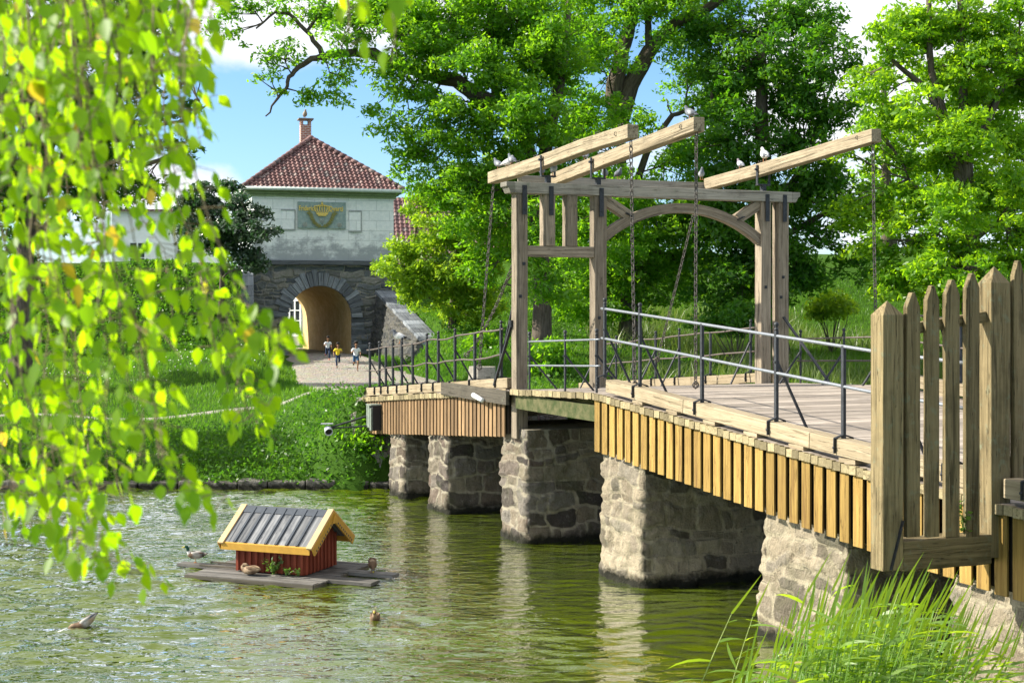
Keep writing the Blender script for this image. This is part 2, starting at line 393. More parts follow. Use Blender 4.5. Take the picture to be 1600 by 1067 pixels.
# ------------------------------------------------------------------ railings
def finial(mb,p,s=1.0):
    mb.lathe(p,[(.012*s,0),(.03*s,.008*s),(.03*s,.02*s),(.014*s,.035*s),(.03*s,.06*s),(.034*s,.078*s),(.028*s,.098*s),(.008*s,.112*s)],10)
def railing(label,v,posts,top,mid,kt,rail_mat,inward,foot=True,pr=.026,rr=.021,wave=0.0,ext=(.15,.15),brace_every=True):
    """posts: (u, has_finial); top, mid: rail heights above kt; kt: height of the beam the posts stand on above the deck"""
    us=[p[0] for p in posts]; o=thing('iron_railing',label,'railing',B(us[len(us)//2],v,zd(us[len(us)//2])+kt),group='railings along the bridge')
    for u,fin in posts:
        zb=zd(u)+kt; ht=top+(.06 if fin else 0.0)
        mb=MB(); mb.box(B(u,v,zb+ht/2),Z*ht/2,U*pr,V_*pr*.8)
        if foot:
            for s in (-1,1):
                mb.beam(B(u,v,zb+.05),B(u,v+s*.125,zb+.012),.05,.016)
                mb.beam(B(u,v+s*.123,zb+.015),B(u,v+s*.123,zb-.17),.05,.014,up=U)
        if foot: mb.lathe(B(u,v-.13,zb-.1),[(.02,0),(.02,.02),(.008,.03)],8,tuple(-V_))
        po=mb.build('post',M['iron'],o,bevel=.004)
        if fin:
            f=MB(); finial(f,B(u,v,zb+ht),1.0); f.build('finial',M['iron'],po,smooth=True)
            if brace_every:
                b=MB(); b.beam(B(u,v+inward*.02,zb+top*.68),B(u-.05,v+inward*.52,zd(u)+.005),.03,.03); b.lathe(B(u,v+inward*.0,zb+top*.69),[(.014,-.035),(.014,.035)],8,tuple(V_)); b.build('brace',M['iron'],o)
    for nm,h in (('handrail',top-.01),('mid_rail',mid)):
        pts=[]; a,b=min(us)-ext[0],max(us)+ext[1]
        for u in np.arange(a,b+.01,.22):
            uu=min(u,b); pts.append(B(uu,v-.0,zd(uu)+kt+h+wave*noise.noise(Vector((uu*1.1,v,h*3)))))
        mb=MB(); mb.tube(pts,rr,10); mb.build(nm,rail_mat,o,smooth=True)
    return o
nearpx=[(945,1),(1000,1),(1097,0),(1213,1),(1318,0)]
np_=[(u_of(p,.1),f) for p,f in nearpx]+[(-10.75,1),(-11.75,0)]
railing('bright galvanised railing above the golden cladding, nearest to the picket fence',.1,np_,1.12,.63,.26,M['galv'],1,ext=(.2,.2))
railing('dark railing post and tubes in front of the big pointed post at the right edge',.1,[(-12.93,1),(-14.2,0),(-15.5,1),(-17,0),(-18.5,1)],1.12,.63,.26,M['iron'],1,ext=(.2,.16))
railing('short low railing of two pale tubes on the flap left of the gantry arch',.07,[(-.55,1),(-2.05,1),(-3.25,1)],.88,.44,.0,M['galv'],1,foot=False,rr=.017,pr=.019,ext=(.12,.2))
farpx=[(578,1),(593,1),(603,0),(614,1),(628,1),(645,0),(667,1),(685,1),(711,1),(742,0),(783,1)]
railing('dark bent railing descending to the cobbled path on the left side',.1,[(u_of(p,.1),f) for p,f in farpx],.93,.43,.225,M['rust'],1,rr=.018,wave=.05,pr=.03,ext=(.1,.25))
railing('dark railing beyond the wide arch along the right edge of the far span',5.83,[(1.15,1),(2.75,0),(4.1,1),(5.2,1),(6.3,0),(7.2,1),(8.3,1)],.95,.45,.225,M['rust'],-1,rr=.018,wave=.03)
railing('dark railing on the right edge of the near span beyond the deck planks',5.83,[(-3.9,1),(-5.2,0),(-6.5,1),(-7.9,0),(-9.3,1),(-10.8,0),(-12.3,1)],1.05,.58,.26,M['rust'],-1,rr=.018)
railing('short dark railing on the right edge of the lifting flap',5.85,[(-.6,1),(-2.0,1),(-3.2,1)],.88,.44,.0,M['rust'],-1,foot=False,rr=.016,pr=.018)

# ------------------------------------------------------------------ gantry
ga=thing('bridge_gantry','weathered timber drawbridge gantry with a wide arch and a narrow side bay','gantry',B(.12,3,zd(0)))
def post(v0,v1,z0,z1,name='post'):
    mb=MB(); mb.box(B(.12,(v0+v1)/2,(z0+z1)/2),Z*(z1-z0)/2,U*.12,V_*(v1-v0)/2,6,.004); return mb.build(name,M['timber'],ga,bevel=.012)
HT,HB=6.60,6.395
p1=post(.05,.28,1.88,HB); post(1.66,1.91,2.6,HB); p5=post(5.34,5.57,2.6,HB); post(5.75,5.99,1.9,HB)
post(.62,.84,5.435,HB,'stud'); post(1.09,1.30,5.435,HB,'stud')
mb=MB(); mb.box(B(.12,.97,5.335),V_*.69,U*.1,Z*.1,3,.003); mb.build('crosspiece',M['timber'],ga,bevel=.01)
mb=MB(); pl=[B(-.03,-.02,HB),B(-.03,6.08,HB),B(-.03,6.2,HB+.07),B(-.03,6.24,HT-.05),B(-.03,6.24,HT),B(-.03,-.16,HT),B(-.03,-.16,HT-.05),B(-.03,-.1,HB+.07)]
mb.box(B(.12,3.03,(HT+HB)/2),V_*3.02,U*.15,Z*(HT-HB)/2,8,.004)
mb.prism([B(-.03,6.05,HB),B(-.03,6.14,HB),B(-.03,6.2,HB+.1),B(-.03,6.24,HB+.12),B(-.03,6.24,HT),B(-.03,6.05,HT)],U*.3)
mb.prism([B(-.03,.01,HB),B(-.03,.01,HT),B(-.03,-.16,HT),B(-.03,-.16,HB+.12),B(-.03,-.12,HB+.1),B(-.03,-.07,HB)],U*.3)
mb.loc=[((Vector(p)-B(0,0,0)).dot(V_),(Vector(p)-B(0,0,0)).dot(U),p[2]) for p in mb.v]
mb.build('header_beam',M['grey_timber'],ga,bevel=.01)
# arch brace
mb=MB(); va,vb=1.88,5.37; cv=(va+vb)/2; zap=6.22; zsp=5.62; hs=(vb-va)/2; rise=zap-zsp; RR=(hs*hs+rise*rise)/(2*rise); cz=zap-RR
a0=math.asin(hs/RR); NS=26; lo=[]
vs=[];fs=[]
for i in range(NS+1):
    a=-a0+2*a0*i/NS
    for (uu,dr) in ((.04,-.095),(.04,.095),(.2,.095),(.2,-.095)):
        r=RR+dr; vs.append(B(uu,cv+r*math.sin(a),cz+r*math.cos(a))); lo.append((RR*a,uu,dr))
for i in range(NS):
    for j in range(4): fs.append((4*i+j,4*i+(j+1)%4,4*i+4+(j+1)%4,4*i+4+j))
fs+=[(0,1,2,3),(4*NS+3,4*NS+2,4*NS+1,4*NS)]
mb.add(vs,fs,lo,.5); mb.build('arch_brace',M['timber'],ga,bevel=.008)
for (v0,z0,v1,z1) in ((1.86,6.36,2.42,6.04),(5.38,6.36,4.84,6.04)):
    mb=MB(); mb.beam(B(.12,v0,z0),B(.12,v1,z1),.2,.16,up=U,seg=3,jit=.003); b=mb.build('corner_strut',M['timber'],ga,bevel=.008)
    k=MB(); k.beam(B(.012,v1-(.1 if v1<3 else -.1),z1+.045),B(.012,v1+(.04 if v1<3 else -.04),z1-.02),.012,.12,up=U); k.build('iron_plate',M['iron'],b)
for v in (.2,.74,1.78,5.46,5.87):
    mb=MB(); mb.box(B(-.038,v,6.27),Z*.27,V_*.045,U*.006)
    for z in (6.1,6.5): mb.lathe(B(-.043,v,z),[(.014,0),(.012,.012)],8,tuple(-U))
    mb.build('iron_strap',M['iron'],ga)
for (v,z) in ((.13,4.5),(1.75,4.1),(5.44,4.7),(5.85,4.9),(5.8,4.5),(.2,5.1)):
    mb=MB(); mb.box(B(-.006,v,z),V_*.028,U*.006,Z*.028); mb.lathe(B(-.012,v,z),[(.014,0),(.012,.014)],8,tuple(-U)); mb.build('bolt',M['iron'],ga)
mb=MB(); mb.beam(B(.9,-.02,zd(.9)+.1),B(.18,.03,3.98),.05,.035); mb.tube([B(.18,.02,3.93),B(.18,.02,4.06)],.035,8); mb.build('stay_bar',M['iron'],ga)
mb=MB(); mb.tube([B(1.2,.16,zd(1.2)+.2),B(.22,.17,4.75)],.022,8); mb.build('stay_bar',M['iron'],ga)
mb=MB(); mb.tube([B(1.35,.5,zd(1.35)+.02),B(.2,.3,4.2)],.02,8); mb.build('stay_bar',M['iron'],ga)
mb=MB(); mb.beam(B(-1.9,5.6,zd(-1.9)+.03),B(-.02,5.85,4.1),.05,.03); mb.build('stay_bar',M['iron'],ga)
for v in (.74,1.78,5.46):
    k=MB(); k.box(B(.12,v,HT+.06),Z*.06,U*.05,V_*.045); k.box(B(.12,v,HT+.135),V_*.15,U*.045,Z*.016)
    for s in (-1,1): k.box(B(.12,v+s*.14,HT+.32),Z*.2,U*.03,V_*.011)
    k.lathe(B(.12,v-.19,HT+.44),[(.026,0),(.026,.02),(.018,.022),(.018,.38)],10,tuple(V_))
    k.lathe(B(.12,v-.15,HT+.5),[(.03,-.008),(.03,.008)],10,tuple(V_)); k.build('clevis',M['iron'],ga,bevel=.003)

# balance beams
def balance(label,v,pts):
    o=thing('balance_beam',label,'beam',B(.1,v,7.0),group='balance beams on top of the gantry')
    mb=MB()
    vs=[];fs=[];lo=[]; w=.105
    P=[];
    us=np.linspace(pts[0][0],pts[-1][0],15)
    for u in us: P.append((u,float(np.interp(u,[p[0] for p in pts],[p[1] for p in pts]))))
    if len(pts)>2:                       # the bent beam: smooth the kink
        zz=[p[1] for p in P]
        for _ in range(3): zz=[zz[0]]+[(zz[i-1]+zz[i]+zz[i+1])/3 for i in range(1,14)]+[zz[-1]]
        P=[(p[0],z) for p,z in zip(P,zz)]
    h=.118
    for u,z in P:
        for (a,b) in ((-w,-h),(w,-h),(w,h),(-w,h)):
            vs.append(B(u,v+a,z+b)+Vector((0,0,random.uniform(-.003,.003)))); lo.append((u+v*9,a,b))
    n=len(P)
    for i in range(n-1):
        for j in range(4): fs.append((4*i+j,4*i+(j+1)%4,4*i+4+(j+1)%4,4*i+4+j))
    fs+=[(0,1,2,3),(4*n-1,4*n-2,4*n-3,4*n-4)]
    mb.add(vs,fs,lo,.6); mb.build('timber',M['beam'],o,bevel=.012)
    sp=MB()
    for k in range(2,14,2):
        for q in (-.06,0,.06):
            u,z=P[k-1]; u+=q*1.3; z+=(P[k][1]-P[k-1][1])/(P[k][0]-P[k-1][0])*q*1.3
            sp.tube([B(u,v,z+h-.01),B(u,v,z+h+.055)],.006,5); sp.blob(B(u,v,z+h+.06),.016,(1,1,.6),6,4)
    sp.build('bird_pins',M['chain'],o)
    e=MB(); c=B(P[0][0]+.4,v-.107,P[0][1]); e.tube([c+Vector((math.sin(a)*.035,0,math.cos(a)*.035)) for a in np.linspace(0,6,9)],.007,6); e.build('ring',M['chain'],o)
    return o,P
b1=balance('short bent balance beam over the narrow bay at the left',.74,[(-3.25,7.19),(-1.2,7.13),(.1,7.02),(2.84,6.93)])
b2=balance('long straight balance beam in the middle, its end raised highest',1.78,[(-3.61,7.32),(.1,7.03),(2.05,6.87)])
b3=balance('balance beam on the right above the narrow end bay of the gantry',5.44,[(-3.5,7.32),(.1,7.04),(2.2,6.91)])
o=thing('link_beam','grey cross beam tying the far ends of two balance beams together','beam',B(2.3,3.4,6.85))
mb=MB(); mb.box(B(2.33,3.4,6.84),V_*2.28,U*.11,Z*.11,6,.005); mb.build('timber',M['grey_timber'],o,bevel=.012)
mb=MB()
for v in (2.1,2.16,4.6,4.66,4.72): mb.tube([B(2.3,v,6.94),B(2.3,v,7.02)],.006,5); mb.blob(B(2.3,v,7.02),.014,(1,1,.6),6,4)
mb.build('bird_pins',M['chain'],o)

# chains: each a row of interlocking links
def chain(label,pts,link=.105):
    pts=[Vector(p) for p in pts]
    o=thing('hanging_chain',label,'chain',pts[0],group='chains hanging from the balance beams')
    L=[0]
    for a,b in zip(pts[:-1],pts[1:]): L.append(L[-1]+(b-a).length)
    mb=MB(); k=0; s=0
    def at(s):
        x=[float(np.interp(s,L,[p[i] for p in pts])) for i in range(3)]; return Vector(x)
    while s<L[-1]:
        c=at(s+link*.5); d=(at(min(s+link,L[-1]))-at(s)); d=d.normalized() if d.length>1e-6 else Vector((0,0,-1))
        x=d.orthogonal().normalized(); y=d.cross(x)
        w=x if k%2 else y
        w=(w+.25*(y if k%2 else -x)).normalized()
        ring=[c+d*(math.sin(t)*link*.62)+w*(math.cos(t)*.03) for t in np.linspace(0,2*math.pi,9)]
        mb.tube(ring,.0095,5,False); s+=link*.88; k+=1
    mb.build('links',M['chain'],o); 
    r=MB(); c=pts[-1]; r.tube([c+Vector((math.sin(a)*.05,0,math.cos(a)*.05)) for a in np.linspace(0,2*math.pi,11)],.012,6,False); r.build('end_ring',M['chain'],o,smooth=True)
    return o
chain('dark chain hanging from the near end of the bent beam',[B(-3.17,.74,7.05),B(-3.2,.76,5),B(-3.24,.78,zd(-3.2)+.12)])
chain('dark chain with end ring from the highest beam, hanging to the deck',[B(-3.52,1.78,7.2),B(-3.5,1.78,5),B(-3.46,1.8,zd(-3.4)+.1)])
chain('dark chain hanging from the tip of the beam at the right',[B(-3.4,5.44,7.18),B(-3.42,5.46,5),B(-3.44,5.5,zd(-3.4)+.15)])
def sag(a,b,k,n=8): return [a.lerp(b,t)+Vector((0,0,-k*4*t*(1-t))) for t in np.linspace(0,1,n)]
chain('dark chain hanging from the far end of the bent beam with pigeons',sag(B(2.78,.74,6.8),B(2.95,.5,zd(2.9)+.5),.0))
chain('slack dark chain running from the railing up behind the leftmost post',sag(B(.3,.3,5.6),B(2.9,.2,zd(2.9)+.75),.25))
chain('dark chain hanging straight behind the middle beam inside the arch',sag(B(2.2,5.2,6.7),B(2.9,4.6,zd(2.9)+.6),.05))
# ------------------------------------------------------------------ picket fence wing
uf=-12.6
def vf(px):
    t=(px-800)/F; return ((OY+UY*uf)*t-(OX+UX*uf))/(VX-VY*t)
def zf(px,py): p=B(uf,vf(px),0); return CZ+(HY-py)/F*p.y
fe=thing('picket_fence','mossy pointed picket fence wing overhanging the water on a bracket beam','fence',B(uf,-.7,1.9))
def pointed(name,v0,v1,z0,zs,zt,du,four=False,mat='picket'):
    mb=MB(); vm=(v0+v1)/2; r=random.random(); o=random.random()*20
    n=7; vs=[];lo=[]
    for i in range(n):
        z=z0+(zs-z0)*i/(n-1)
        for (u,v) in ((uf,v0),(uf,v1),(uf+du,v1),(uf+du,v0)):
            j=0 if i in(0,n-1) else random.uniform(-.003,.003)
            vs.append(B(u,v+j,z)); lo.append((z+o,v-vm,u-uf))
    fs=[(0,1,2,3)]
    for i in range(n-1):
        for j in range(4): fs.append((4*i+j,4*i+(j+1)%4,4*i+4+(j+1)%4,4*i+4+j))
    k=4*(n-1)
    if four:
        vs.append(B(uf+du/2,vm,zt)); lo.append((zt+o,0,0)); fs+=[(k+j,k+(j+1)%4,k+4) for j in range(4)]
    else:
        w=(v1-v0)*.1
        vs+=[B(uf,vm-w,zt),B(uf,vm+w,zt),B(uf+du,vm+w,zt),B(uf+du,vm-w,zt)]; lo+=[(zt+o,0,0)]*4
        fs+=[(k,k+1,k+5,k+4),(k+1,k+2,k+6,k+5),(k+2,k+3,k+7,k+6),(k+3,k,k+4,k+7),(k+4,k+5,k+6,k+7)]
    mb.add(vs,fs,lo,r); return mb.build(name,M[mat],fe,bevel=.007)
vA,vB=vf(1380),vf(1412)
post1=pointed('post',vA,vB,zf(1390,892),zf(1395,492),zf(1395,469),.2,True)
mb=MB(); mb.beam(B(uf-.008,vA+.08,1.72),B(uf-.008,vB-.02,2.2),.012,.05,up=U); mb.build('iron_strap',M['iron'],post1)
for a,b,top in ((1417.5,1438,457),(1449,1468,446),(1479,1500,437),(1511,1531,427)):
    m_=(a+b)/2; pointed('picket',vf(a),vf(b),zf(m_,839),zf(m_,top+23),zf(m_,top),.065)
pointed('post',vf(1549),vf(1579),1.75,zf(1565,442),zf(1565,415),.2,True)
for k in range(4):
    v=vf(1585)+k*.26; pointed('picket',v,v+.135,2.42,4.62+.03*k,4.78+.03*k,.065)
mb=MB(); mb.box(B(uf+.13,(vB+vf(1550))/2,1.84),V_*((vf(1550)-vB)/2),U*.13,Z*.15,5,.004); mb.build('bottom_beam',M['picket'],fe,bevel=.012)
for va_,za_,vb_,zb_ in ((vB,4.06,vf(1549),4.2),(vf(1579),4.2,1.2,4.24),(vf(1579),2.7,1.2,2.7)):
    mb=MB(); mb.beam(B(uf+.11,va_,za_),B(uf+.11,vb_,zb_),.08,.11); mb.build('stringer',M['picket'],fe)
M['leaf_small']=leafmat('small_weed_leaf',(.06,.13,.02),(.10,.18,.03),(.16,.32,.03))
def weed(name,label,cat,base,h,n,spread,lr,group=None):
    o=thing(name,label,cat,base,group=group); st=MB(); lf=MB(); base=Vector(base)
    for k in range(n):
        a=random.uniform(0,6.28); tip=base+Vector((math.cos(a)*spread*random.random(),math.sin(a)*spread*random.random(),h*random.uniform(.55,1)))
        mid=base.lerp(tip,.5)+Vector((0,0,h*.1)); st.tube([base,mid,tip],[.004,.003,.002],4)
        for t in np.linspace(.25,1,6):
            c=base.lerp(tip,t); d=Vector((random.gauss(0,1),random.gauss(0,1),random.gauss(.2,.6))).normalized(); sd=d.cross(Vector((random.random(),random.random(),.8))).normalized(); up=d.cross(sd)
            l=lr*random.uniform(.7,1.3)
            lf.add([c,c+d*l*.45+sd*l*.34+up*l*.08,c+d*l,c+d*l*.45-sd*l*.34+up*l*.08],[(0,1,2),(0,2,3)])
    st.build('stem',M['leaf_small'],o); b=lf.build('leaves',M['leaf_small'],o)
    b.data.attributes.new('tint','FLOAT','POINT').data.foreach_set('value',np.array(lf.rnd,dtype=np.float32)); return o
weed('weed_plant','leafy green weed growing on the bracket beam of the picket fence','plant',B(uf+.05,vf(1512),1.99),.42,5,.14,.075)

# ------------------------------------------------------------------ box and floodlight near the far bank
cu=u_of(594); P=B(cu,-.14,zat(652,B(cu,0,0).y))
M['sage']=plain('sage_green_paint',(.17,.2,.17),.5,0,.2); M['blackp']=plain('black_paint',(.015,.015,.017),.5)
o=thing('control_box','dark green ribbed box mounted on the cladding near the far bank','box',P)
mb=MB(); mb.box(P,Z*.29,U*.2,V_*.1,1); mb.build('housing',M['blackp'],o,bevel=.006)
for k in (-.13,0,.12):
    mb=MB(); mb.box(P+U*k-V_*.125+Z*(.03 if k>-.1 else -.03),Z*(.26),U*.05,V_*.022); mb.build('panel',M['sage'],o,bevel=.004)
mb=MB(); mb.box(P+Z*.305-V_*.02,U*.2,V_*.13,Z*.012); mb.build('lid',M['sage'],o)
Lp=W(513,672,33.4); o=thing('floodlight','small grey floodlight on a two rod arm reaching out over the bank','lamp',Lp)
mb=MB(); d=Vector((.25,-.85,-.45)).normalized(); mb.lathe(Lp-d*.1,[(.05,0),(.085,.03),(.09,.1),(.1,.2),(.09,.205),(.07,.15)],14,tuple(d)); mb.build('lamp_head',plain('grey_enamel',(.42,.45,.5),.4),o,smooth=True)
mb=MB(); mb.lathe(Lp-d*.1,[(.082,.165),(.082,.17)],14,tuple(d)); mb.build('lens',M['blackp'],o)
mb=MB(); mb.box(Lp-d*.06+Vector((-.02,0,.12)),Vector((.14,.02,0)),Vector((0,.07,0)),Z*.012); mb.build('hood',plain('pale_metal',(.5,.52,.55),.4,.4),o)
for q,r_ in ((P-V_*.08+U*.15+Z*.05,.022),(P-V_*.08+U*.1-Z*.2,.018)):
    mb=MB(); mb.tube([Lp-d*.08,q],r_,8); mb.build('arm',M['iron'],o)

# ------------------------------------------------------------------ town gate
TG=R(16); GA=Vector((math.cos(TG),math.sin(TG),0)); GB=Vector((-math.sin(TG),math.cos(TG),0)); GO=Vector((-11.72,64,0))
def G(a,b,z): return GO+GA*a+GB*b+Z*z
def ga_of(px): t=(px-800)/F; return (GO.y*t-GO.x)/(GA.x-GA.y*t)
def gz(px,py,b=0): p=G(ga_of(px),b,0); return CZ+(HY-py)/F*p.y
gt=thing('town_gate','old town gate with white plastered upper storey and red tiled hip roof','gatehouse',G(3.2,2,2.15))
M['gate_stone']=stonemat('gate_slate_stone',[(.13,.15,.17),(.21,.225,.235),(.085,.10,.12),(.30,.285,.24),(.16,.18,.20),(.36,.34,.29),(.24,.25,.25)],(.30,.29,.26),mossk=.25,wet=False,bs=.8)
t_=MT('old_white_plaster'); L_=t_.attr('loc'); n_=t_.noise(t_.vmul(t_.pos(),(1,1,1.5)),1.5,7,.75); n2=t_.noise(t_.pos(),6,5,.7)
bt=t_.n('ShaderNodeTexBrick',{'Vector':L_,'Scale':1.0,'Mortar Size':.012,'Mortar Smooth':.3,'Brick Width':.95,'Row Height':.46,'Color1':(1,1,1,1),'Color2':(.93,.94,.94,1),'Mortar':(.66,.68,.68,1)},offset=.37)
zz=t_.n('ShaderNodeSeparateXYZ',{0:t_.pos()}).outputs[2]
di=t_.math('ADD',t_.mrange(zz,8.6,6.3,-.2,.3),n_)
c_=t_.mix(t_.mrange(n2,.35,.7),(.74,.79,.79),(.90,.92,.91)); c_=t_.mix(1.0,c_,bt.outputs[0],'MULTIPLY')
c_=t_.mix(t_.mrange(t_.math('ADD',di,t_.math('MULTIPLY',n2,.3)),.66,.86,0,.85),c_,(.27,.30,.32))
M['plaster']=t_.principled(c_,.9,t_.bump(t_.math('ADD',bt.outputs[0] if False else n2,bt.outputs[1]),.5,.03))
t_=MT('ochre_vault_plaster'); n_=t_.noise(t_.pos(),2.5,6,.7,.5); n2=t_.noise(t_.vmul(t_.pos(),(6,6,2)),2,5,.7)
c_=t_.mix(t_.mrange(n_,.4,.7),(.52,.36,.15),(.68,.52,.27)); c_=t_.mix(t_.mrange(n2,.55,.72,0,.7),c_,(.25,.17,.08))
M['ochre']=t_.principled(c_,.9,t_.bump(n2,.5,.03))
t_=MT('clay_pantile'); rn=t_.attr('rnd','Fac'); n_=t_.noise(t_.pos(),5,5,.7)
c_=t_.ramp(rn,[(0,(.09,.055,.058)),(.3,(.135,.068,.066)),(.65,(.175,.09,.085)),(.88,(.22,.13,.12)),(.94,(.28,.21,.19)),(1,(.10,.09,.09))])
c_=t_.mix(t_.mrange(n_,.5,.75,0,.6),c_,(.15,.10,.09))
M['tile']=t_.principled(c_,.75,t_.bump(n_,.3,.01))
M['green_wood']=plain('green_cornice_paint',(.26,.33,.18),.7,0,.15,5); M['gutter']=plain('pale_gutter_paint',(.55,.62,.58),.6,0,.1,5)
M['white']=plain('white_paint',(.76,.77,.76),.7,0,.06,4)
aL,aR,arc_l,arc_r=-.25,6.5,ga_of(450),ga_of(550)
am=(arc_l+arc_r)/2; ar=(arc_r-arc_l)/2; zb=2.0; zs=gz(500,446)-ar; zstr=gz(500,413); zev=gz(500,306)
# lower stone face, one displaced sheet with the arch cut through
gcf=coursed(4.4,7.2,zb,zstr,.13,.4,.3,1.1); nx,nz=200,124; Vs=np.zeros((nx*nz,3)); E=np.zeros(nx*nz); Rn=np.zeros(nx*nz); keep=np.ones(nx*nz,bool)
for j in range(nz):
    for i in range(nx):
        a=aL+(6.75-aL)*i/(nx-1); z=zb+(zstr-zb)*j/(nz-1)
        r=math.hypot(a-am,max(0,z-zs)); k=j*nx+i
        if (abs(a-am)<ar+.05 and z<zs) or r<ar+.05: keep[k]=False
        e,rr,_t,_a,_b=gcf(a-aL,z); f=min(1,e/.04); f=f*f*(3-2*f); e*=4
        Vs[k]=G(a,-.06*f*(.4+rr)-.03*noise.fractal(Vector((a*4,z*5,1)),1,2,3),z); E[k]=e; Rn[k]=rr
i,j=np.meshgrid(np.arange(nx-1),np.arange(nz-1)); i=i.ravel(); j=j.ravel()
Fq=np.stack([j*nx+i,j*nx+i+1,(j+1)*nx+i+1,(j+1)*nx+i],1); Fq=Fq[keep[Fq].all(1)]
np_mesh('stone_facade',Vs,Fq,M['gate_stone'],gt,{'edge':E,'rnd':Rn},True)
# voussoirs and jamb stones
mb=MB(); NV=23
M['voussoir']=wood('slate_voussoir',(.11,.13,.155),(.30,.32,.34),(.045,.052,.065),gs=.6,rv=.5,stain=.35,bs=.9)
for k in range(NV):
    t0=math.pi*k/NV; t1=math.pi*(k+1)/NV-.012; r0=ar-.02; r1=ar+random.uniform(.45,.75); dd=random.uniform(.03,.075)
    q=[G(am+math.cos(t)*r,-.06-dd,zs+math.sin(t)*r) for t,r in ((t0,r0),(t0,r1),(t1,r1),(t1,r0))]
    vs=q+[p+GB*.4 for p in q]; lo=[(r*1.0,t*2,o_) for o_ in (0,.4) for t,r in ((t0,r0),(t0,r1),(t1,r1),(t1,r0))]
    mb.add(vs,[(0,1,2,3),(7,6,5,4),(0,4,5,1),(1,5,6,2),(2,6,7,3),(3,7,4,0)],lo)
for s in (-1,1):
    z=zb
    while z<zs-.02:
        h=min(random.uniform(.14,.24),zs-z); w=random.uniform(.4,.85); dd=random.uniform(.03,.07)
        mb.box(G(am+s*(ar-.02+w/2),.17-dd,z+h/2),GA*w/2,GB*.2,Z*(h/2-.006)); z+=h
mb.build('arch_stones',M['voussoir'],gt,bevel=.012)
# tunnel: skew barrel vault
TA=Vector((-.40,.917,0)).normalized(); NA=18; TL=8.4
prof=[(am-ar,zb)]+[(am-ar*math.cos(math.pi*k/NA),zs+ar*math.sin(math.pi*k/NA)) for k in range(NA+1)]+[(am+ar,zb)]
mb=MB(); vs=[];fs=[];n=len(prof); NS=12
for s in range(NS+1):
    for a,z in prof: vs.append(G(a,.0,z)+TA*(.1+TL*s/NS)+Vector((0,0,.015*noise.noise(Vector((a*2,z*2,s))))))
for s in range(NS):
    for k in range(n-1): fs.append((s*n+k,s*n+k+1,(s+1)*n+k+1,(s+1)*n+k))
mb.add(vs,fs); mb.build('vault',M['ochre'],gt,smooth=True)
# masonry body round the tunnel (solid, so that no light leaks), built as an arch ring extruded along the tunnel
mb=MB(); outer=[(aL+.05,zb)]+[(aL+.05,zs),(aL+.05,zstr),(6.45,zstr),(6.45,zs)]+[(6.45,zb)]
vs=[];fs=[]
pin=[(p[0]+(.06 if p[0]>am else -.06),p[1]+(.06 if p[1]>zs else 0)) for p in prof]
for side in (0,1):
    for a,z in pin: vs.append(G(a,.06,z)+TA*(TL*side+.04))
    for a,z in pin:
        ang=(a-am)/(ar+.06); vs.append(G(aL+.05 if ang<-.55 else (6.45 if ang>.55 else am+(ang/.55)*(3.1)),.06,zb if z<=zb+.01 else (zstr-.02 if abs(ang)<.95 else max(z,zs)))+TA*(TL*side+.04))
for k in range(n-1):
    fs+=[(k,k+1,n+k+1,n+k),(2*n+k,3*n+k,3*n+k+1,2*n+k+1),(n+k,n+k+1,3*n+k+1,3*n+k)]
mb.add(vs,fs); mb.build('masonry_core',M['gate_stone'],gt)
mb=MB(); mb.box(G(3.1,-.06,zstr+.06),GA*3.5,GB*.2,Z*.1,8,.008); mb.build('string_course',M['voussoir'],gt,bevel=.02)
# upper storey
mb=MB()
def slab(a0,a1,b0,b1,z0,z1,mm):
    vs=[G(a,b,z) for z in (z0,z1) for a,b in ((a0,b0),(a1,b0),(a1,b1),(a0,b1))]
    lo=[(a if True else b,z,b) for z in (z0,z1) for a,b in ((a0,b0),(a1,b0),(a1,b1),(a0,b1))]
    mm.add(vs,[(0,1,5,4),(1,2,6,5),(2,3,7,6),(3,0,4,7),(4,5,6,7),(3,2,1,0)],lo)
slab(0,6.5,0,6.4,zstr+.12,zev+.1,mb); mb.build('upper_wall',M['plaster'],gt,bevel=.02)
for pa,pb,ya,yb in ((440,460,329,358),(545.5,563.5,331,361)):
    mb=MB(); a0,a1=ga_of(pa),ga_of(pb); z1,z0=gz(pa,ya),gz(pa,yb); slab(a0,a1,-.045,.02,z0,z1,mb); o_=mb.build('recessed_panel',M['plaster'],gt,bevel=.01)
    mb=MB(); slab(a0-.03,a1+.04,-.07,.02,z1,z1+.05,mb); slab(a1,a1+.05,-.055,.02,z0-.05,z1,mb); slab(a0-.03,a1,-.055,.02,z0-.05,z0,mb); mb.build('panel_moulding',M['gate_stone'] if False else plain('grey_moulding',(.33,.36,.35),.8),o_)
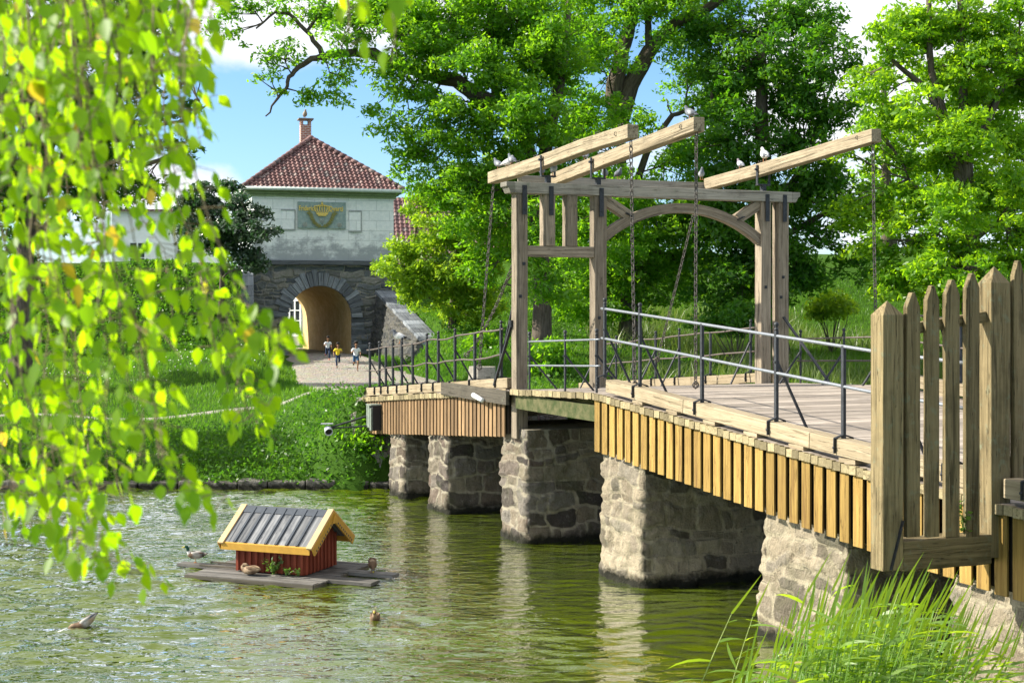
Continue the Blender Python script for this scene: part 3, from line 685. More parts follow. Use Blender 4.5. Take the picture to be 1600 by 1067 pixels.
# plaque with crown, laurel branches and lettering
a0,a1=ga_of(465),ga_of(540); z1,z0=gz(500,316),gz(500,357); pc=(a0+a1)/2
mb=MB(); slab(a0,a1,-.09,.02,z0,z1,mb); t_=MT('grey_green_plaque'); n_=t_.noise(t_.pos(),7,5,.7)
plq=mb.build('plaque',t_.principled(t_.mix(t_.mrange(n_,.35,.65),(.21,.29,.285),(.33,.42,.395)),.85,t_.bump(n_,.4,.02)),gt,bevel=.01)
M['gold']=plain('worn_gilding',(.78,.60,.16),.6,0,.25,25); M['olive']=plain('olive_relief',(.23,.23,.075),.7,0,.2,20); M['relief']=plain('pale_relief',(.34,.37,.33),.8,0,.2,20)
def text_mesh(body,center,size,ax,up,mat,parent,name,wid=None):
    cu=bpy.data.curves.new('t','FONT'); cu.body=body; cu.size=size; cu.align_x='CENTER'; cu.align_y='CENTER'; cu.extrude=.012; cu.offset=.006
    ob=bpy.data.objects.new('t',cu); COL.objects.link(ob); dg=bpy.context.evaluated_depsgraph_get(); dg.update()
    me=bpy.data.meshes.new_from_object(ob.evaluated_get(dg)); bpy.data.objects.remove(ob)
    xs=[v.co.x for v in me.vertices]; k=(wid/(max(xs)-min(xs))) if wid else 1
    nrm=Vector(ax).cross(Vector(up)); off=Vector((0,0,0)); p=parent
    while p is not None: off+=p.location; p=p.parent
    for v in me.vertices:
        q=v.co.copy(); v.co=Vector(center)+Vector(ax)*q.x*k+Vector(up)*q.y+nrm*q.z-off
    me.materials.append(mat); o_=bpy.data.objects.new(name,me); COL.objects.link(o_); o_.parent=parent; return o_
zl=gz(500,326.5); 
text_mesh('Friderich',G(pc-.66,-.105,zl),.32,GA,Z,M['gold'],plq,'lettering',.78)
text_mesh('Qvarti',G(pc+.62,-.105,zl),.32,GA,Z,M['gold'],plq,'lettering',.68)
mb=MB(); cz=zl-.03
for k in range(-3,4):
    x=k*.075; pts=[]
    for t in np.linspace(0,1,7): pts.append(G(pc+x*(1+.55*math.sin(t*2.6)) if t<.95 else pc+x*.35,-.13,cz-.17+t*.36))
    mb.tube(pts,.022,6)
mb.box(G(pc,-.12,cz-.2),GA*.26,GB*.04,Z*.035); mb.box(G(pc,-.12,cz-.27),GA*.19,GB*.04,Z*.03)
mb.blob(G(pc,-.13,cz+.24),.05); mb.box(G(pc,-.13,cz+.31),Z*.06,GA*.014,GB*.014); mb.box(G(pc,-.13,cz+.32),GA*.04,Z*.014,GB*.014); mb.build('crown_relief',M['gold'],plq)
mb=MB()
for s in (-1,1):
    c0=G(pc+s*.05,-.11,z0+.06)
    spine=[(.0,.0),(.2,.09),(.34,.24),(.42,.42),(.47,.56),(.56,.64)]
    for k in range(len(spine)-1):
        for h_ in (0,.5):
            x=spine[k][0]+(spine[k+1][0]-spine[k][0])*h_; y=spine[k][1]+(spine[k+1][1]-spine[k][1])*h_
            for sd in (-1,1):
                ang=math.atan2(spine[k+1][1]-spine[k][1],spine[k+1][0]-spine[k][0])+sd*.55; l=.17
                p=G(pc+s*(.05+x),-.115,z0+.07+y); q=G(pc+s*(.05+x+l*math.cos(ang)),-.125,z0+.07+y+l*math.sin(ang)); m_=p.lerp(q,.5); nn=(q-p).cross(GB).normalized()*.035
                mb.prism([p,m_+nn,q,m_-nn],-GB*.03)
    mb.tube([G(pc+s*(.05+x),-.12,z0+.07+y) for x,y in [(-.25,-.03),(-.1,0)]+spine],.025,6)
mb.build('laurel_relief',M['olive'],plq)
mb=MB(); zc=z0+.46
mb.tube([G(pc+.1*math.cos(t)*(1+.3*math.sin(t)),-.11,zc-.05+.17*math.sin(t)) for t in np.linspace(.4,5.9,14)],.022,6)
mb.tube([G(pc-.1+.2*t,-.11,zc-.16+.3*abs(t-.5)) for t in np.linspace(0,1,6)],.02,6)
for x,y in ((-.78,.16),(.8,.16)):
    for k in range(7):
        q=2*math.pi*k/7; mb.blob(G(pc+x+.08*math.cos(q),-.1,z0+y+.08*math.sin(q)),.04,(1,.6,1),6,4)
    mb.blob(G(pc+x,-.1,z0+y),.05,(1,.6,1),6,4)
mb.build('monogram_relief',M['relief'],plq)
# cornice and gutter
mb=MB()
for b0,z,h in ((.1,zev-.07,.1),(.2,zev+.04,.08),(.3,zev+.13,.06)):
    slab(-b0,6.5+b0,-b0,6.4+b0,z,z+h,mb)
mb.build('cornice',M['green_wood'],gt,bevel=.01)
mb=MB(); e=.42
for p,q in (((-e,-e),(6.5+e,-e)),((6.5+e,-e),(6.5+e,6.4+e)),((-e,-e),(-e,6.4+e))): mb.tube([G(p[0],p[1],zev+.26),G(q[0],q[1],zev+.25)],.085,10)
mb.build('gutter',M['gutter'],gt,smooth=True)
# pantile faces
def tile_face(mb,A,Bq,C,D=None,w=.21,h=.25):
    """tiles over triangle A,B,C or quad A,B,D,C (A,B eave; C above A side, D above B side)"""
    A,Bq,C=Vector(A),Vector(Bq),Vector(C); D=Vector(D) if D is not None else C
    e=(Bq-A).normalized(); n=e.cross(C-A).normalized(); n=n if n.z>0 else -n; s=n.cross(e); s=s if s.z>0 else -s
    P=[((p-A).dot(e),(p-A).dot(s)) for p in (A,Bq,D,C)]; H=max(p[1] for p in P); row=0; y=0
    while y<H-.02:
        yt=min(y+h*1.12,H); ym=y+.02
        f=ym/P[3][1] if P[3][1] else 0; x0=P[0][0]+(P[3][0]-P[0][0])*min(1,f); f2=ym/P[2][1]; x1=P[1][0]+(P[2][0]-P[1][0])*min(1,f2)
        x=x0-(row%2)*0
        while x<x1-.03:
            xe=min(x+w,x1); ww=xe-x; vs=[]; j=random.uniform(-.012,.012)
            for yy,l in ((y+j,.065),(yt,.015)):
                for q,zq in ((0,.0),(.2,-.022),(.45,-.012),(.72,.035),(1.04,.012)):
                    fx=x+ww*q
                    vs.append(A+e*fx+s*yy+n*(l+zq*1.2))
            fs=[(k,k+1,k+6,k+5) for k in range(4)]
            vs+= [A+e*(x+ww*q)+s*(y+j)+n*(-.0) for q in (0,.2,.45,.72,1.04)]; fs+=[(10+k,11+k,k+1,k) for k in range(4)]
            mb.add(vs,fs); x+=w
        y+=h; row+=1
e=.4; ez=zev+.28; apx=G(ga_of(500)*0+3.1,3.1,gz(483,217,3.1)); cs=[G(-e,-e,ez),G(6.5+e,-e,ez),G(6.5+e,6.4+e,ez),G(-e,6.4+e,ez)]
mb=MB(); 
for k in range(4): tile_face(mb,cs[k],cs[(k+1)%4],apx)
ro=mb.build('roof',M['tile'],gt)
mb=MB(); mb.add([c-Z*.02 for c in cs]+[apx-Z*.05],[(0,1,4),(1,2,4),(2,3,4),(3,0,4),(3,2,1,0)]); mb.build('roof_deck',M['void'],gt)
mb=MB()
for c in cs:
    d=(apx-c); L=d.length; k=0
    while k*.36<L-.1:
        a=c+d*(k*.36/L)+Z*.07; b=c+d*min(1,(k*.36+.4)/L)+Z*.05; mb.tube([a,b],[.125,.1],8); k+=1
mb.blob(apx+Z*.06,.16,(1,1,.8)); mb.build('hip_tiles',M['tile'],ro,smooth=True)
t_=MT('chimney_brick'); L_=t_.attr('loc'); bt=t_.n('ShaderNodeTexBrick',{'Vector':L_,'Scale':1.0,'Mortar Size':.014,'Brick Width':.23,'Row Height':.085,'Color1':(.36,.13,.085,1),'Color2':(.27,.10,.07,1),'Mortar':(.5,.44,.4,1)})
M['brick']=t_.principled(bt.outputs[0],.85,t_.bump(bt.outputs[1],.3,.01))
ca,cb=ga_of(474)+.62,3.9; cz1=gz(474,188,cb); mb=MB()
def bslab(a0,a1,b0,b1,z0,z1):
    for f,(p,q) in enumerate((((a0,b0),(a1,b0)),((a1,b0),(a1,b1)),((a1,b1),(a0,b1)),((a0,b1),(a0,b0)))):
        l=math.hypot(q[0]-p[0],q[1]-p[1]); mb.add([G(p[0],p[1],z0),G(q[0],q[1],z0),G(q[0],q[1],z1),G(p[0],p[1],z1)],[(0,1,2,3)],[(0,z0,0),(l,z0,0),(l,z1,0),(0,z1,0)],.5)
    mb.add([G(a0,b0,z1),G(a1,b0,z1),G(a1,b1,z1),G(a0,b1,z1)],[(0,1,2,3)],[(0,0,0),(.1,.02,0),(.1,.02,0),(0,.02,0)],.5)
w=.25; bslab(ca-w,ca+w,cb-w,cb+w,10.6,cz1-.22)
for sa in (-1,1):
    for sb in (-1,1): bslab(ca+sa*.19-.06,ca+sa*.19+.06,cb+sb*.19-.06,cb+sb*.19+.06,cz1-.22,cz1+.02)
ch=mb.build('chimney',M['brick'],ro)
mb=MB(); slab(ca-.36,ca+.36,cb-.36,cb+.36,cz1+.02,cz1+.08,mb); mb.build('chimney_cap',plain('grey_slab',(.2,.17,.15),.8),ch)
CHIM=G(ca-.02,cb,cz1+.08)
# wing walls
def tapered_wall(name,label,p0,p1,z0,zt0,zt1,t0,t1,mat,res=.11,seed=0.):
    """wall from p0 to p1 whose top falls from zt0 to zt1, thickness t0 at the top, t1 at the foot"""
    p0,p1=Vector(p0),Vector(p1); d=p1-p0; L=d.length; d=d/L; nn=Vector((d.y,-d.x,0)); o_=thing(name,label,'wall',(p0+p1)/2+Z*z0)
    n=int(2*(L+t1)/res); m=int((max(zt0,zt1)-z0)/res); per=2*(L+t1)
    def fn(s,h):
        q=s*per
        if q<L: x,y,no=q,-1,-nn
        elif q<L+t1: x,y,no=L,-1+2*(q-L)/t1,d
        elif q<2*L+t1: x,y,no=2*L+t1-q,1,nn
        else: x,y,no=0,1-2*(q-2*L-t1)/t1,-d
        zt=zt0+(zt1-zt0)*(x/L); th=t1+(t0-t1)*h
        return p0+d*x+nn*y*th/2+Z*(z0+(zt-z0)*h), no
    stone_shell('masonry',mat,o_,fn,n,m,amp=.09,seed=seed,per=per,z01=(z0,max(zt0,zt1)))
    mb=MB(); K=int(L/.5)
    for k in range(K):
        x0,x1=L*k/K,L*(k+1)/K-.01; zc=lambda x: zt0+(zt1-zt0)*x/L
        mb.beam(p0+d*x0+Z*(zc(x0)+.0),p0+d*x1+Z*(zc(x1)),t0+.12,.14,jit=.01)
    mb.build('coping',M['voussoir'],o_,bevel=.02); return o_
M['wing_stone']=stonemat('dark_wing_stone',[(.07,.075,.08),(.12,.12,.115),(.05,.055,.06),(.15,.145,.125),(.09,.095,.10)],(.13,.125,.11),mossk=.3,wet=False)
tapered_wall('wing_wall','sloping stone wing wall to the right of the gate arch',G(6.0,-.3,0),W(694,560,57.5)*1.0-Z*W(694,560,57.5).z,1.9,5.0,2.35,.75,1.5,M['wing_stone'],.07,2.2)
tapered_wall('wing_wall','dark upright retaining wall at the left of the gate arch',G(-.35,-.2,0),G(-.62,-3.2,0),1.9,6.1,3.4,.7,.85,M['gate_stone'],.07,5.)
pq=W(402,560,58.2); mb=MB(); mb.box((pq.x,pq.y,2.25),Z*.5,Vector((.36,.05,0)),Vector((-.05,.45,0)),3,.02); tag(mb.build('stone_block',M['voussoir'],None,bevel=.03),'low square stone block at the foot of the left gate wall','stone block')

# courtyard house seen through the arch, white house and red roofed house behind
def house(label,org,ang,wd,dp,z0,z1,zr,wallm,roof='gable',wins=(),door=None,name='house'):
    a_=Vector((math.cos(ang),math.sin(ang),0)); b_=Vector((-math.sin(ang),math.cos(ang),0)); org=Vector(org)
    def Q(a,b,z): return Vector((org.x,org.y,0))+a_*a+b_*b+Z*z
    o_=thing(name,label,'house',Q(wd/2,dp/2,z0))
    mb=MB(); mb.prism([Q(0,0,z0),Q(wd,0,z0),Q(wd,dp,z0),Q(0,dp,z0)],Z*(z1-z0))
    for a in (0,wd): mb.prism([Q(a,0,z1),Q(a,dp,z1),Q(a,dp/2,zr)],a_*(.2 if a==0 else -.2))
    mb.build('wall',wallm,o_)
    mb=MB(); ov=.4
    tile_face(mb,Q(-ov,-ov,z1-.1),Q(wd+ov,-ov,z1-.1),Q(-ov,dp/2,zr+.08),Q(wd+ov,dp/2,zr+.08),.3,.36); tile_face(mb,Q(wd+ov,dp+ov,z1-.1),Q(-ov,dp+ov,z1-.1),Q(wd+ov,dp/2,zr+.08),Q(-ov,dp/2,zr+.08),.3,.36)
    mb.build('roof',M['tile'],o_)
    gl=plain('dark_glass',(.03,.035,.04),.1,0,.1)
    for (a,z,w,h) in wins:
        mb=MB()
        mb.box(Q(a,-.03,z+h/2),Z*(h/2+.09),a_*.045,b_*.05); 
        for s in (-1,1): mb.box(Q(a+s*w/2,-.03,z+h/2),Z*(h/2+.09),a_*.05,b_*.05); mb.box(Q(a,-.03,z+h/2+s*h/2),a_*(w/2),Z*.05,b_*.045)
        for k in (1,2): mb.box(Q(a,-.03,z+h*k/3),a_*(w/2),Z*.025,b_*.04)
        f_=mb.build('window',M['white'],o_); mb=MB(); mb.box(Q(a,-.004,z+h/2),a_*w/2,Z*h/2,b_*.012); mb.build('pane',gl,f_)
    return o_,Q
pH=W(432,470,84); hs,Qh=house('pale courtyard house glimpsed through the gate arch',pH-Vector((3.0,0,0)),R(-34),9,7,2.1,5.6,6.3,M['white'],wins=[(5.55,2.95,.85,1.75),(3.2,2.95,.9,1.7),(7.7,3,.9,1.7)])
mb=MB(); mb.box(Qh(5.55,-.25,2.35),Qh(5.4,0,0)-Qh(4.6,0,0),(Qh(0,.3,0)-Qh(0,0,0)),Z*.3); mb.build('door_step',plain('grey_step',(.3,.28,.25),.8),hs)
house('white house with tall walls partly hidden behind the hanging birch leaves',W(175,430,92)*1,R(8),6.6,8,4,10.6,10.75,M['white'],wins=[(1.6,7,1,1.5),(4.6,7,1,1.5)])
house('red tiled house roof showing between the gate and the bright tree',W(600,420,90),R(10),9,9,3,6.4,11.5,plain('pale_grey_render',(.5,.5,.47),.9),wins=[(2,5,1,1.6),(5,5,1,1.6)])
# ------------------------------------------------------------------ terrain, water, paths
POND=np.array([(-70,33.9),(-20,33.9),(-8,33.8),(-3.6,33.5),(-1,35),(1.5,36.2),(6,38.2),(14,42),(30,44),(48,38),(48,16),(14,13.6),(7,14.2),(5.4,13.7),(3.4,12.2),(1.5,10.8),(-2,9.4),(-15,8.4),(-70,8)],float)
def sdist(x,y):
    x=np.asarray(x,float); y=np.asarray(y,float); d=np.full(x.shape,1e9); ins=np.zeros(x.shape,bool); n=len(POND)
    for i in range(n):
        ax,ay=POND[i]; bx,by=POND[(i+1)%n]; ex,ey=bx-ax,by-ay
        t=np.clip(((x-ax)*ex+(y-ay)*ey)/(ex*ex+ey*ey),0,1); d=np.minimum(d,np.hypot(x-ax-t*ex,y-ay-t*ey))
        c=((ay>y)!=(by>y))&(x<(bx-ax)*(y-ay)/((by-ay) or 1e-9)+ax); ins^=c
    return np.where(ins,-d,d)
def sm(t): t=np.clip(t,0,1); return t*t*(3-2*t)
PY=[30,35,46,55,61,63.5,72.5,140]; PX=[.9,-.9,-4.4,-6.4,-7.9,-8.3,-12.2,-40]; PH=[2.1,2.08,1.75,1.8,2.1,2.12,2.15,2.15]; PW=[3.0,3.0,2.5,1.95,1.7,1.45,1.6,8]
TY=[30,56,59,60.5,73,76,140]; TW=[0,0,2.6,3.3,3.4,5,40]
TY2=[30,53,56,58,63.5,73,76,140]; TW2=[0,0,3.6,4.6,3.4,3.4,5,40]
def pathx(y): return np.interp(y,PY,PX)
def hgt(x,y):
    x=np.asarray(x,float); y=np.asarray(y,float); d=sdist(x,y)
    hl=np.interp(y,[33.6,34.0,36,40.4,41.5,45,49.5,51,55,57,62.8,66,69.5,72],[.0,.32,.7,1.18,1.22,1.7,2.52,2.58,2.3,2.6,6.1,6.4,6.4,2.15])+np.clip((x+10)*.035,-.4,.3)*np.clip((y-35)/4,0,1)*np.clip((56-y)/4,0,1)
    hl=hl+.12*np.sin(x*.9+y*.35)*np.clip((y-35)/5,0,1)*np.clip((70-y)/8,0,1)
    hr=np.interp(d,[0,.4,2.5,6,14,30],[.05,.3,1.5,2.2,2.9,4.0])+.1*np.sin(x*.6)*np.cos(y*.5)*np.clip(d/4,0,1)
    gx=pathx(y)
    wl=sm((gx-x-np.interp(y,PY,PW))/1.2+.1)
    far=np.where(x<gx, hl, hr+np.where(y>58,np.clip((x-gx-2.5)/6,0,1)*np.clip((y-58)/8,0,1)*np.clip((78-y)/5,0,1)*3,0))
    corr=sm((np.abs(x-gx)-np.maximum(np.interp(y,PY,PW),np.where(x>gx,np.interp(y,TY2,TW2),np.interp(y,TY,TW))))/np.interp(y,[30,55,60,74,80],[1.6,1.6,.45,.45,3]))
    hp=np.interp(y,PY,PH)
    far=hp*(1-corr)+far*corr
    far=np.where(y>76,2.15+np.clip((y-95)/200,0,1)*2,far) if False else far
    bank=np.clip(d/.9,0,1); far=far*np.clip(.12+bank,0,1)
    near=np.interp(d,[0,.5,3,7,9,30],[.05,.25,1.0,2.3,2.68,3.2])
    near=np.where((x>4),np.interp(d,[0,.3,1.5,5],[.05,.4,1.6,2.15]),near)
    h=np.where(y>24,far,near); h=np.where((x>20)&(y<=30)&(d>0),np.interp(d,[0,1,8,40],[.05,.6,2.2,3.2]),h)
    return np.where(d<0,-np.minimum(1.1,.15+(-d)*.55),h)
t_=MT('grassy_soil'); n_=t_.noise(t_.pos(),.9,6,.7); n2=t_.noise(t_.pos(),14,4,.7)
c_=t_.mix(t_.mrange(n_,.35,.65),(.028,.07,.008),(.05,.11,.014)); c_=t_.mix(t_.mrange(n2,.55,.8,0,.5),c_,(.07,.08,.03))
M['soil']=t_.principled(c_,.95,t_.bump(n2,.6,.05),spec=.05)
def axis(a,b,s,lo,hi):
    c=np.arange(a,b+1e-6,s); l=a-np.geomspace(1,a-lo,16); r=b+np.geomspace(1,hi-b,16); return np.concatenate([l[::-1],c,r])
gx=axis(-34,30,.4,-500,500); gy=axis(4,82,.4,-60,900)
X,Y=np.meshgrid(gx,gy); H=hgt(X.ravel(),Y.ravel()); nx=len(gx); ny=len(gy)
i,j=np.meshgrid(np.arange(nx-1),np.arange(ny-1)); i=i.ravel(); j=j.ravel()
g=np_mesh('ground',np.stack([X.ravel(),Y.ravel(),H],1),np.stack([j*nx+i,j*nx+i+1,(j+1)*nx+i+1,(j+1)*nx+i],1),M['soil'],None,None,True); tag(g,kind='structure')
# water
t_=MT('pond_water'); P_=t_.pos()
w1=t_.noise(t_.vmul(P_,(2.3,4.6,1)),1.0,2,.5,.5); w2=t_.noise(t_.vmul(P_,(6,10,1)),1.0,2,.55,.6); w3=t_.noise(t_.vmul(P_,(.35,.5,1)),1.0,2,.5)
hh=t_.math('ADD',w1,t_.math('MULTIPLY',w2,.42)); am_=t_.mrange(w3,.3,.7,.55,1.0)
x_=t_.n('ShaderNodeSeparateXYZ',{0:P_}).outputs[0]; calm=t_.mrange(x_,-2.5,3.0,1.0,.3)
bp=t_.n('ShaderNodeBump',{'Height':hh,'Strength':t_.math('MULTIPLY',am_,calm),'Distance':.06}).outputs[0]
wn=t_.noise(P_,.5,4,.6)
wcol=t_.mix(t_.mrange(wn,.35,.65),(.050,.076,.002),(.08,.108,.003))
fr=t_.n('ShaderNodeFresnel',{'IOR':1.5,'Normal':bp}).outputs[0]
M['water']=t_.surf(t_.n('ShaderNodeMixShader',{0:t_.mrange(fr,.04,.5,.02,1.0),1:t_.n('ShaderNodeBsdfDiffuse',{'Color':wcol}).outputs[0],2:t_.n('ShaderNodeBsdfGlossy',{'Color':(.95,.97,1),'Roughness':.025,'Normal':bp}).outputs[0]}).outputs[0])
wx=np.concatenate([np.linspace(-75,-17,25)[:-1],np.arange(-17,9.5,.06),np.linspace(9.5,55,20)[1:]]); wy=np.concatenate([np.arange(5,15,.5),np.arange(15,24,.045),np.arange(24,34.6,.075),np.arange(35,50,.6)])
X,Y=np.meshgrid(wx,wy); nx=len(wx); ny=len(wy); Hw=np.zeros(X.shape); dy_=Y+.16*np.sin(X*1.3+Y*.7)+.1*np.sin(X*2.9-Y*1.1); dx_=X+.2*np.sin(Y*1.7)+.12*np.sin(Y*3.1+X)
for lam,num,sl in ((1.1,4,.05),(.6,7,.085),(.36,9,.11),(.2,9,.065)):
    for q in range(num):
        an=random.gauss(1.45,.38); l=lam*random.uniform(.75,1.3); kx=2*math.pi/l
        ph=kx*(math.cos(an)*dx_+math.sin(an)*dy_)+random.random()*6.28; sn=np.sin(ph); Hw+=sl/kx/math.sqrt(num)*1.85*(sn+.25*np.cos(2*ph))
gust=.22+.78*np.clip(.5+.9*(np.sin(X*.33+Y*.21)*np.sin(Y*.27-X*.12+1)+.4*np.sin(X*.9+Y*.7)*np.sin(Y*.8)),0,1); calm_=np.interp(X,[-3,2.5],[1,.35])
Hw*=gust*calm_*np.clip((X+17)/1,0,1)*np.clip((9.5-X),0,1)*np.clip((Y-15)/1,0,1)*np.clip((34.6-Y)/.5,0,1)
i,j=np.meshgrid(np.arange(nx-1),np.arange(ny-1)); i=i.ravel(); j=j.ravel()
wt=np_mesh('water',np.stack([X.ravel(),Y.ravel(),Hw.ravel()],1),np.stack([j*nx+i,j*nx+i+1,(j+1)*nx+i+1,(j+1)*nx+i],1),M['water'],None,None,True); tag(wt,kind='structure')
# cobbled path to the gate
t_=MT('worn_cobbles'); P_=t_.pos(); vo=t_.n('ShaderNodeTexVoronoi',{'Vector':P_,'Scale':5.5},feature='DISTANCE_TO_EDGE').outputs['Distance']; vc=t_.n('ShaderNodeTexVoronoi',{'Vector':P_,'Scale':5.5}).outputs['Color']
n_=t_.noise(P_,1.3,6,.7); n2=t_.noise(P_,10,4,.7)
c_=t_.mix(t_.mrange(n2,.3,.7),(.26,.235,.205),(.42,.385,.335)); c_=t_.mix(.25,c_,t_.mix(1.0,c_,vc,'MULTIPLY')); c_=t_.mix(t_.mrange(vo,.05,.0,0,.8),c_,(.16,.14,.11)); c_=t_.mix(t_.mrange(n_,.6,.72,0,.7),c_,(.07,.1,.03))
M['cobble']=t_.principled(c_,.9,t_.bump(t_.math('ADD',t_.mrange(vo,0,.12),n2),.7,.04),spec=.1)
def strip(name,cx,wf,ys,lift,mat,nw=14,label=None):
    Vs=[];
    for y in ys:
        for k in range(nw+1):
            q=-1+2*k/nw; x=cx(y)+wf(y)*q*(1+.08*noise.noise(Vector((y*.8,q,2)))*abs(q)); Vs.append((x,y,float(hgt(x,y))+lift-(.12 if abs(q)==1 else 0)))
    n=nw+1; i,j=np.meshgrid(np.arange(nw),np.arange(len(ys)-1)); i=i.ravel(); j=j.ravel()
    return tag(np_mesh(name,Vs,np.stack([j*n+i,j*n+i+1,(j+1)*n+i+1,(j+1)*n+i],1),mat,None,None,True),kind='structure')
strip('path',lambda y: float(pathx(y)),lambda y: float(np.interp(y,PY,PW))+.25,np.arange(33.9,79,.3),.05,M['cobble'])
M['gravel']=plain('pale_gravel',(.27,.255,.22),.9,0,.2,20,.4,.1)
Vs=[]; xs=np.arange(-34,-4.3,.4)
for x in xs:
    yc=41.0+(.25*math.sin(x*.3)); 
    for q in (-.3,-.16,.16,.3): Vs.append((x,yc+q*(1+.3*noise.noise(Vector((x*1.3,q,0)))),float(hgt(x,yc+q))+.03-(.1 if abs(q)>.29 else 0)))
i,j=np.meshgrid(np.arange(3),np.arange(len(xs)-1)); i=i.ravel(); j=j.ravel()
tag(np_mesh('footpath',Vs,np.stack([j*4+i,j*4+i+1,(j+1)*4+i+1,(j+1)*4+i],1),M['gravel']),kind='structure')
# stone edging along the pond
mb=MB(); x=-36
while x<-3.3:
    w=min(random.uniform(.5,1.1),-2.9-x); y=33.88 if x<-8 else 33.88-.02*(x+8)
    mb.box((x+w/2,y-.06+random.uniform(-.05,.05),.0+random.uniform(-.05,.05)),(w/2-.012,0,random.uniform(-.02,.02)),(0,.22,0),(0,.05,.2),3,.02); x+=w
o=mb.build('stone_edging',stonemat('edging_stone',[(.2,.19,.17),(.3,.28,.25)],(.2,.2,.18),mossk=.2),None,bevel=.03); tag(o,'low stone edging along the far waterline below the grassy bank','stone edging')
o.data.attributes.new('edge','FLOAT','POINT').data.foreach_set('value',np.ones(len(o.data.vertices),dtype=np.float32))

# ------------------------------------------------------------------ grass, weeds, flowers (stuff)
M['grass']=leafmat('grass_blade',(.045,.13,.01),(.09,.20,.018),(.12,.34,.012),.45,.015,(.24,.44,.03))
M['meadow']=leafmat('tall_meadow_grass',(.09,.15,.025),(.15,.2,.05),(.22,.36,.03),.4,.04,(.3,.38,.06))
M['broad']=leafmat('bank_weed_leaf',(.035,.09,.012),(.06,.14,.02),(.10,.32,.012),.4,.015,(.17,.38,.02))
def blades(name,X,Y,hmin,hmax,wd,mat,lean=.35,lift=-.02,nb=1):
    n=len(X); h=hgt(X,Y)+lift; a=RNG.uniform(0,2*np.pi,n); L=RNG.uniform(hmin,hmax,n)*(.6+.8*RNG.random(n)); w=wd*RNG.uniform(.6,1.3,n)
    dx,dy=np.cos(a),np.sin(a); lx=RNG.normal(0,lean,n)*L; ly=RNG.normal(0,lean,n)*L
    b=np.stack([X,Y,h],1); wv=np.stack([dx*w,dy*w,0*w],1); V=np.zeros((n,6,3)); m_=b+np.stack([lx*.38,ly*.38,L*.6],1); t_=b+np.stack([lx,ly,L*.96],1)
    V[:,0]=b+wv; V[:,1]=b-wv; V[:,2]=m_-wv*.8; V[:,3]=m_+wv*.8; V[:,4]=t_-wv*.12; V[:,5]=t_+wv*.12
    k=np.arange(n)*6; Fq=np.concatenate([np.stack([k,k+1,k+2,k+3],1),np.stack([k+3,k+2,k+4,k+5],1)])
    tn=np.clip(RNG.normal(.45,.22,n)+.25*np.sin(X*.7)*np.cos(Y*.9),0,1)
    return np_mesh(name,V.reshape(-1,3),Fq,mat,None,{'tint':np.repeat(tn,6)})
def scatter(n,x0,x1,y0,y1,cond):
    X=RNG.uniform(x0,x1,n); Y=RNG.uniform(y0,y1,n); k=cond(X,Y); return X[k],Y[k]
offp=lambda X,Y: (sdist(X,Y)>.25)&((np.abs(X-pathx(Y))>np.interp(Y,PY,PW)+.05)|(Y<33.8))&~((np.abs(Y-41-.25*np.sin(X*.3))<.22)&(X<-4.5))&~((Y>62.5)&(X>-13.5)&(X<-4.5))&~((Y>56)&(np.abs(X-pathx(Y))<np.interp(Y,PY,PW)+.5))
X1,Y1=scatter(190000,-28,0,33.8,63.5,offp)
X2,Y2=scatter(260000,-4,26,35,64,offp)
tag(blades('grass',np.concatenate([X1,X2]),np.concatenate([Y1,Y2]),.07,.19,.010,M['grass']),'short green grass covering the banks and ramparts','grass',kind='stuff')
X2,Y2=scatter(26000,3,24,42,60,lambda X,Y: offp(X,Y)&(np.sin(X*.9+Y*.4)+np.sin(Y*.8-X*.3)>-.2))
tag(blades('meadow_grass',X2,Y2,.4,.85,.009,M['meadow'],.45),'tall yellowish meadow grass beyond the bridge','grass',kind='stuff')
def leafy(name,X,Y,hmax,sz,mat,label,lift=0.0):
    n=len(X); zc=np.maximum(hgt(X,Y),.13)+RNG.random(n)**.8*hmax*(.5+.5*np.sin(X*1.9)*np.sin(Y*1.3+X)**2+.3)+lift
    nr=RNG.normal(0,1,(n,3)); nr[:,2]+=1.0; nr/=np.linalg.norm(nr,axis=1)[:,None]
    t=np.cross(nr,RNG.normal(0,1,(n,3))); t/=np.linalg.norm(t,axis=1)[:,None]; b=np.cross(nr,t); s=sz*RNG.uniform(.6,1.4,n)[:,None]
    c=np.stack([X,Y,zc],1); V=np.stack([c-t*s,c+b*s*.5-nr*s*.12,c+t*s,c-b*s*.5-nr*s*.12],1)
    k=np.arange(n)*4
    return tag(np_mesh(name,V.reshape(-1,3),np.stack([k,k+1,k+2,k+3],1),mat,None,{'tint':np.repeat(RNG.random(n),4)}),label,'weeds',kind='stuff')
X,Y=scatter(42000,-26,-.6,33.4,38.6,lambda X,Y: (sdist(X,Y)>-.12)&(X<pathx(Y)-PW[0]+.3+2.2*np.clip((36.5-Y)/1.5,0,1))&(RNG.random(len(X))<np.clip(1.2-(Y-34)/4,0.08,1)))
leafy('bank_weeds',X,Y,.42,.055,M['broad'],'dense green weeds spilling over the far bank edge')
X,Y=scatter(26000,-26,-12.3,56,63.5,lambda X,Y: X>-26)
leafy('ground_cover',X,Y,.22,.085,M['broad'],'dark creeping ground cover on the steep rampart slope')
X,Y=scatter(16000,-4.5,6,38,63,lambda X,Y: offp(X,Y)&(sdist(X,Y)>4)&(RNG.random(len(X))<.6))
leafy('undergrowth',X,Y,.4,.07,M['broad'],'green undergrowth below the trees right of the path')
M['daisy']=plain('white_petal',(.75,.75,.72),.8)
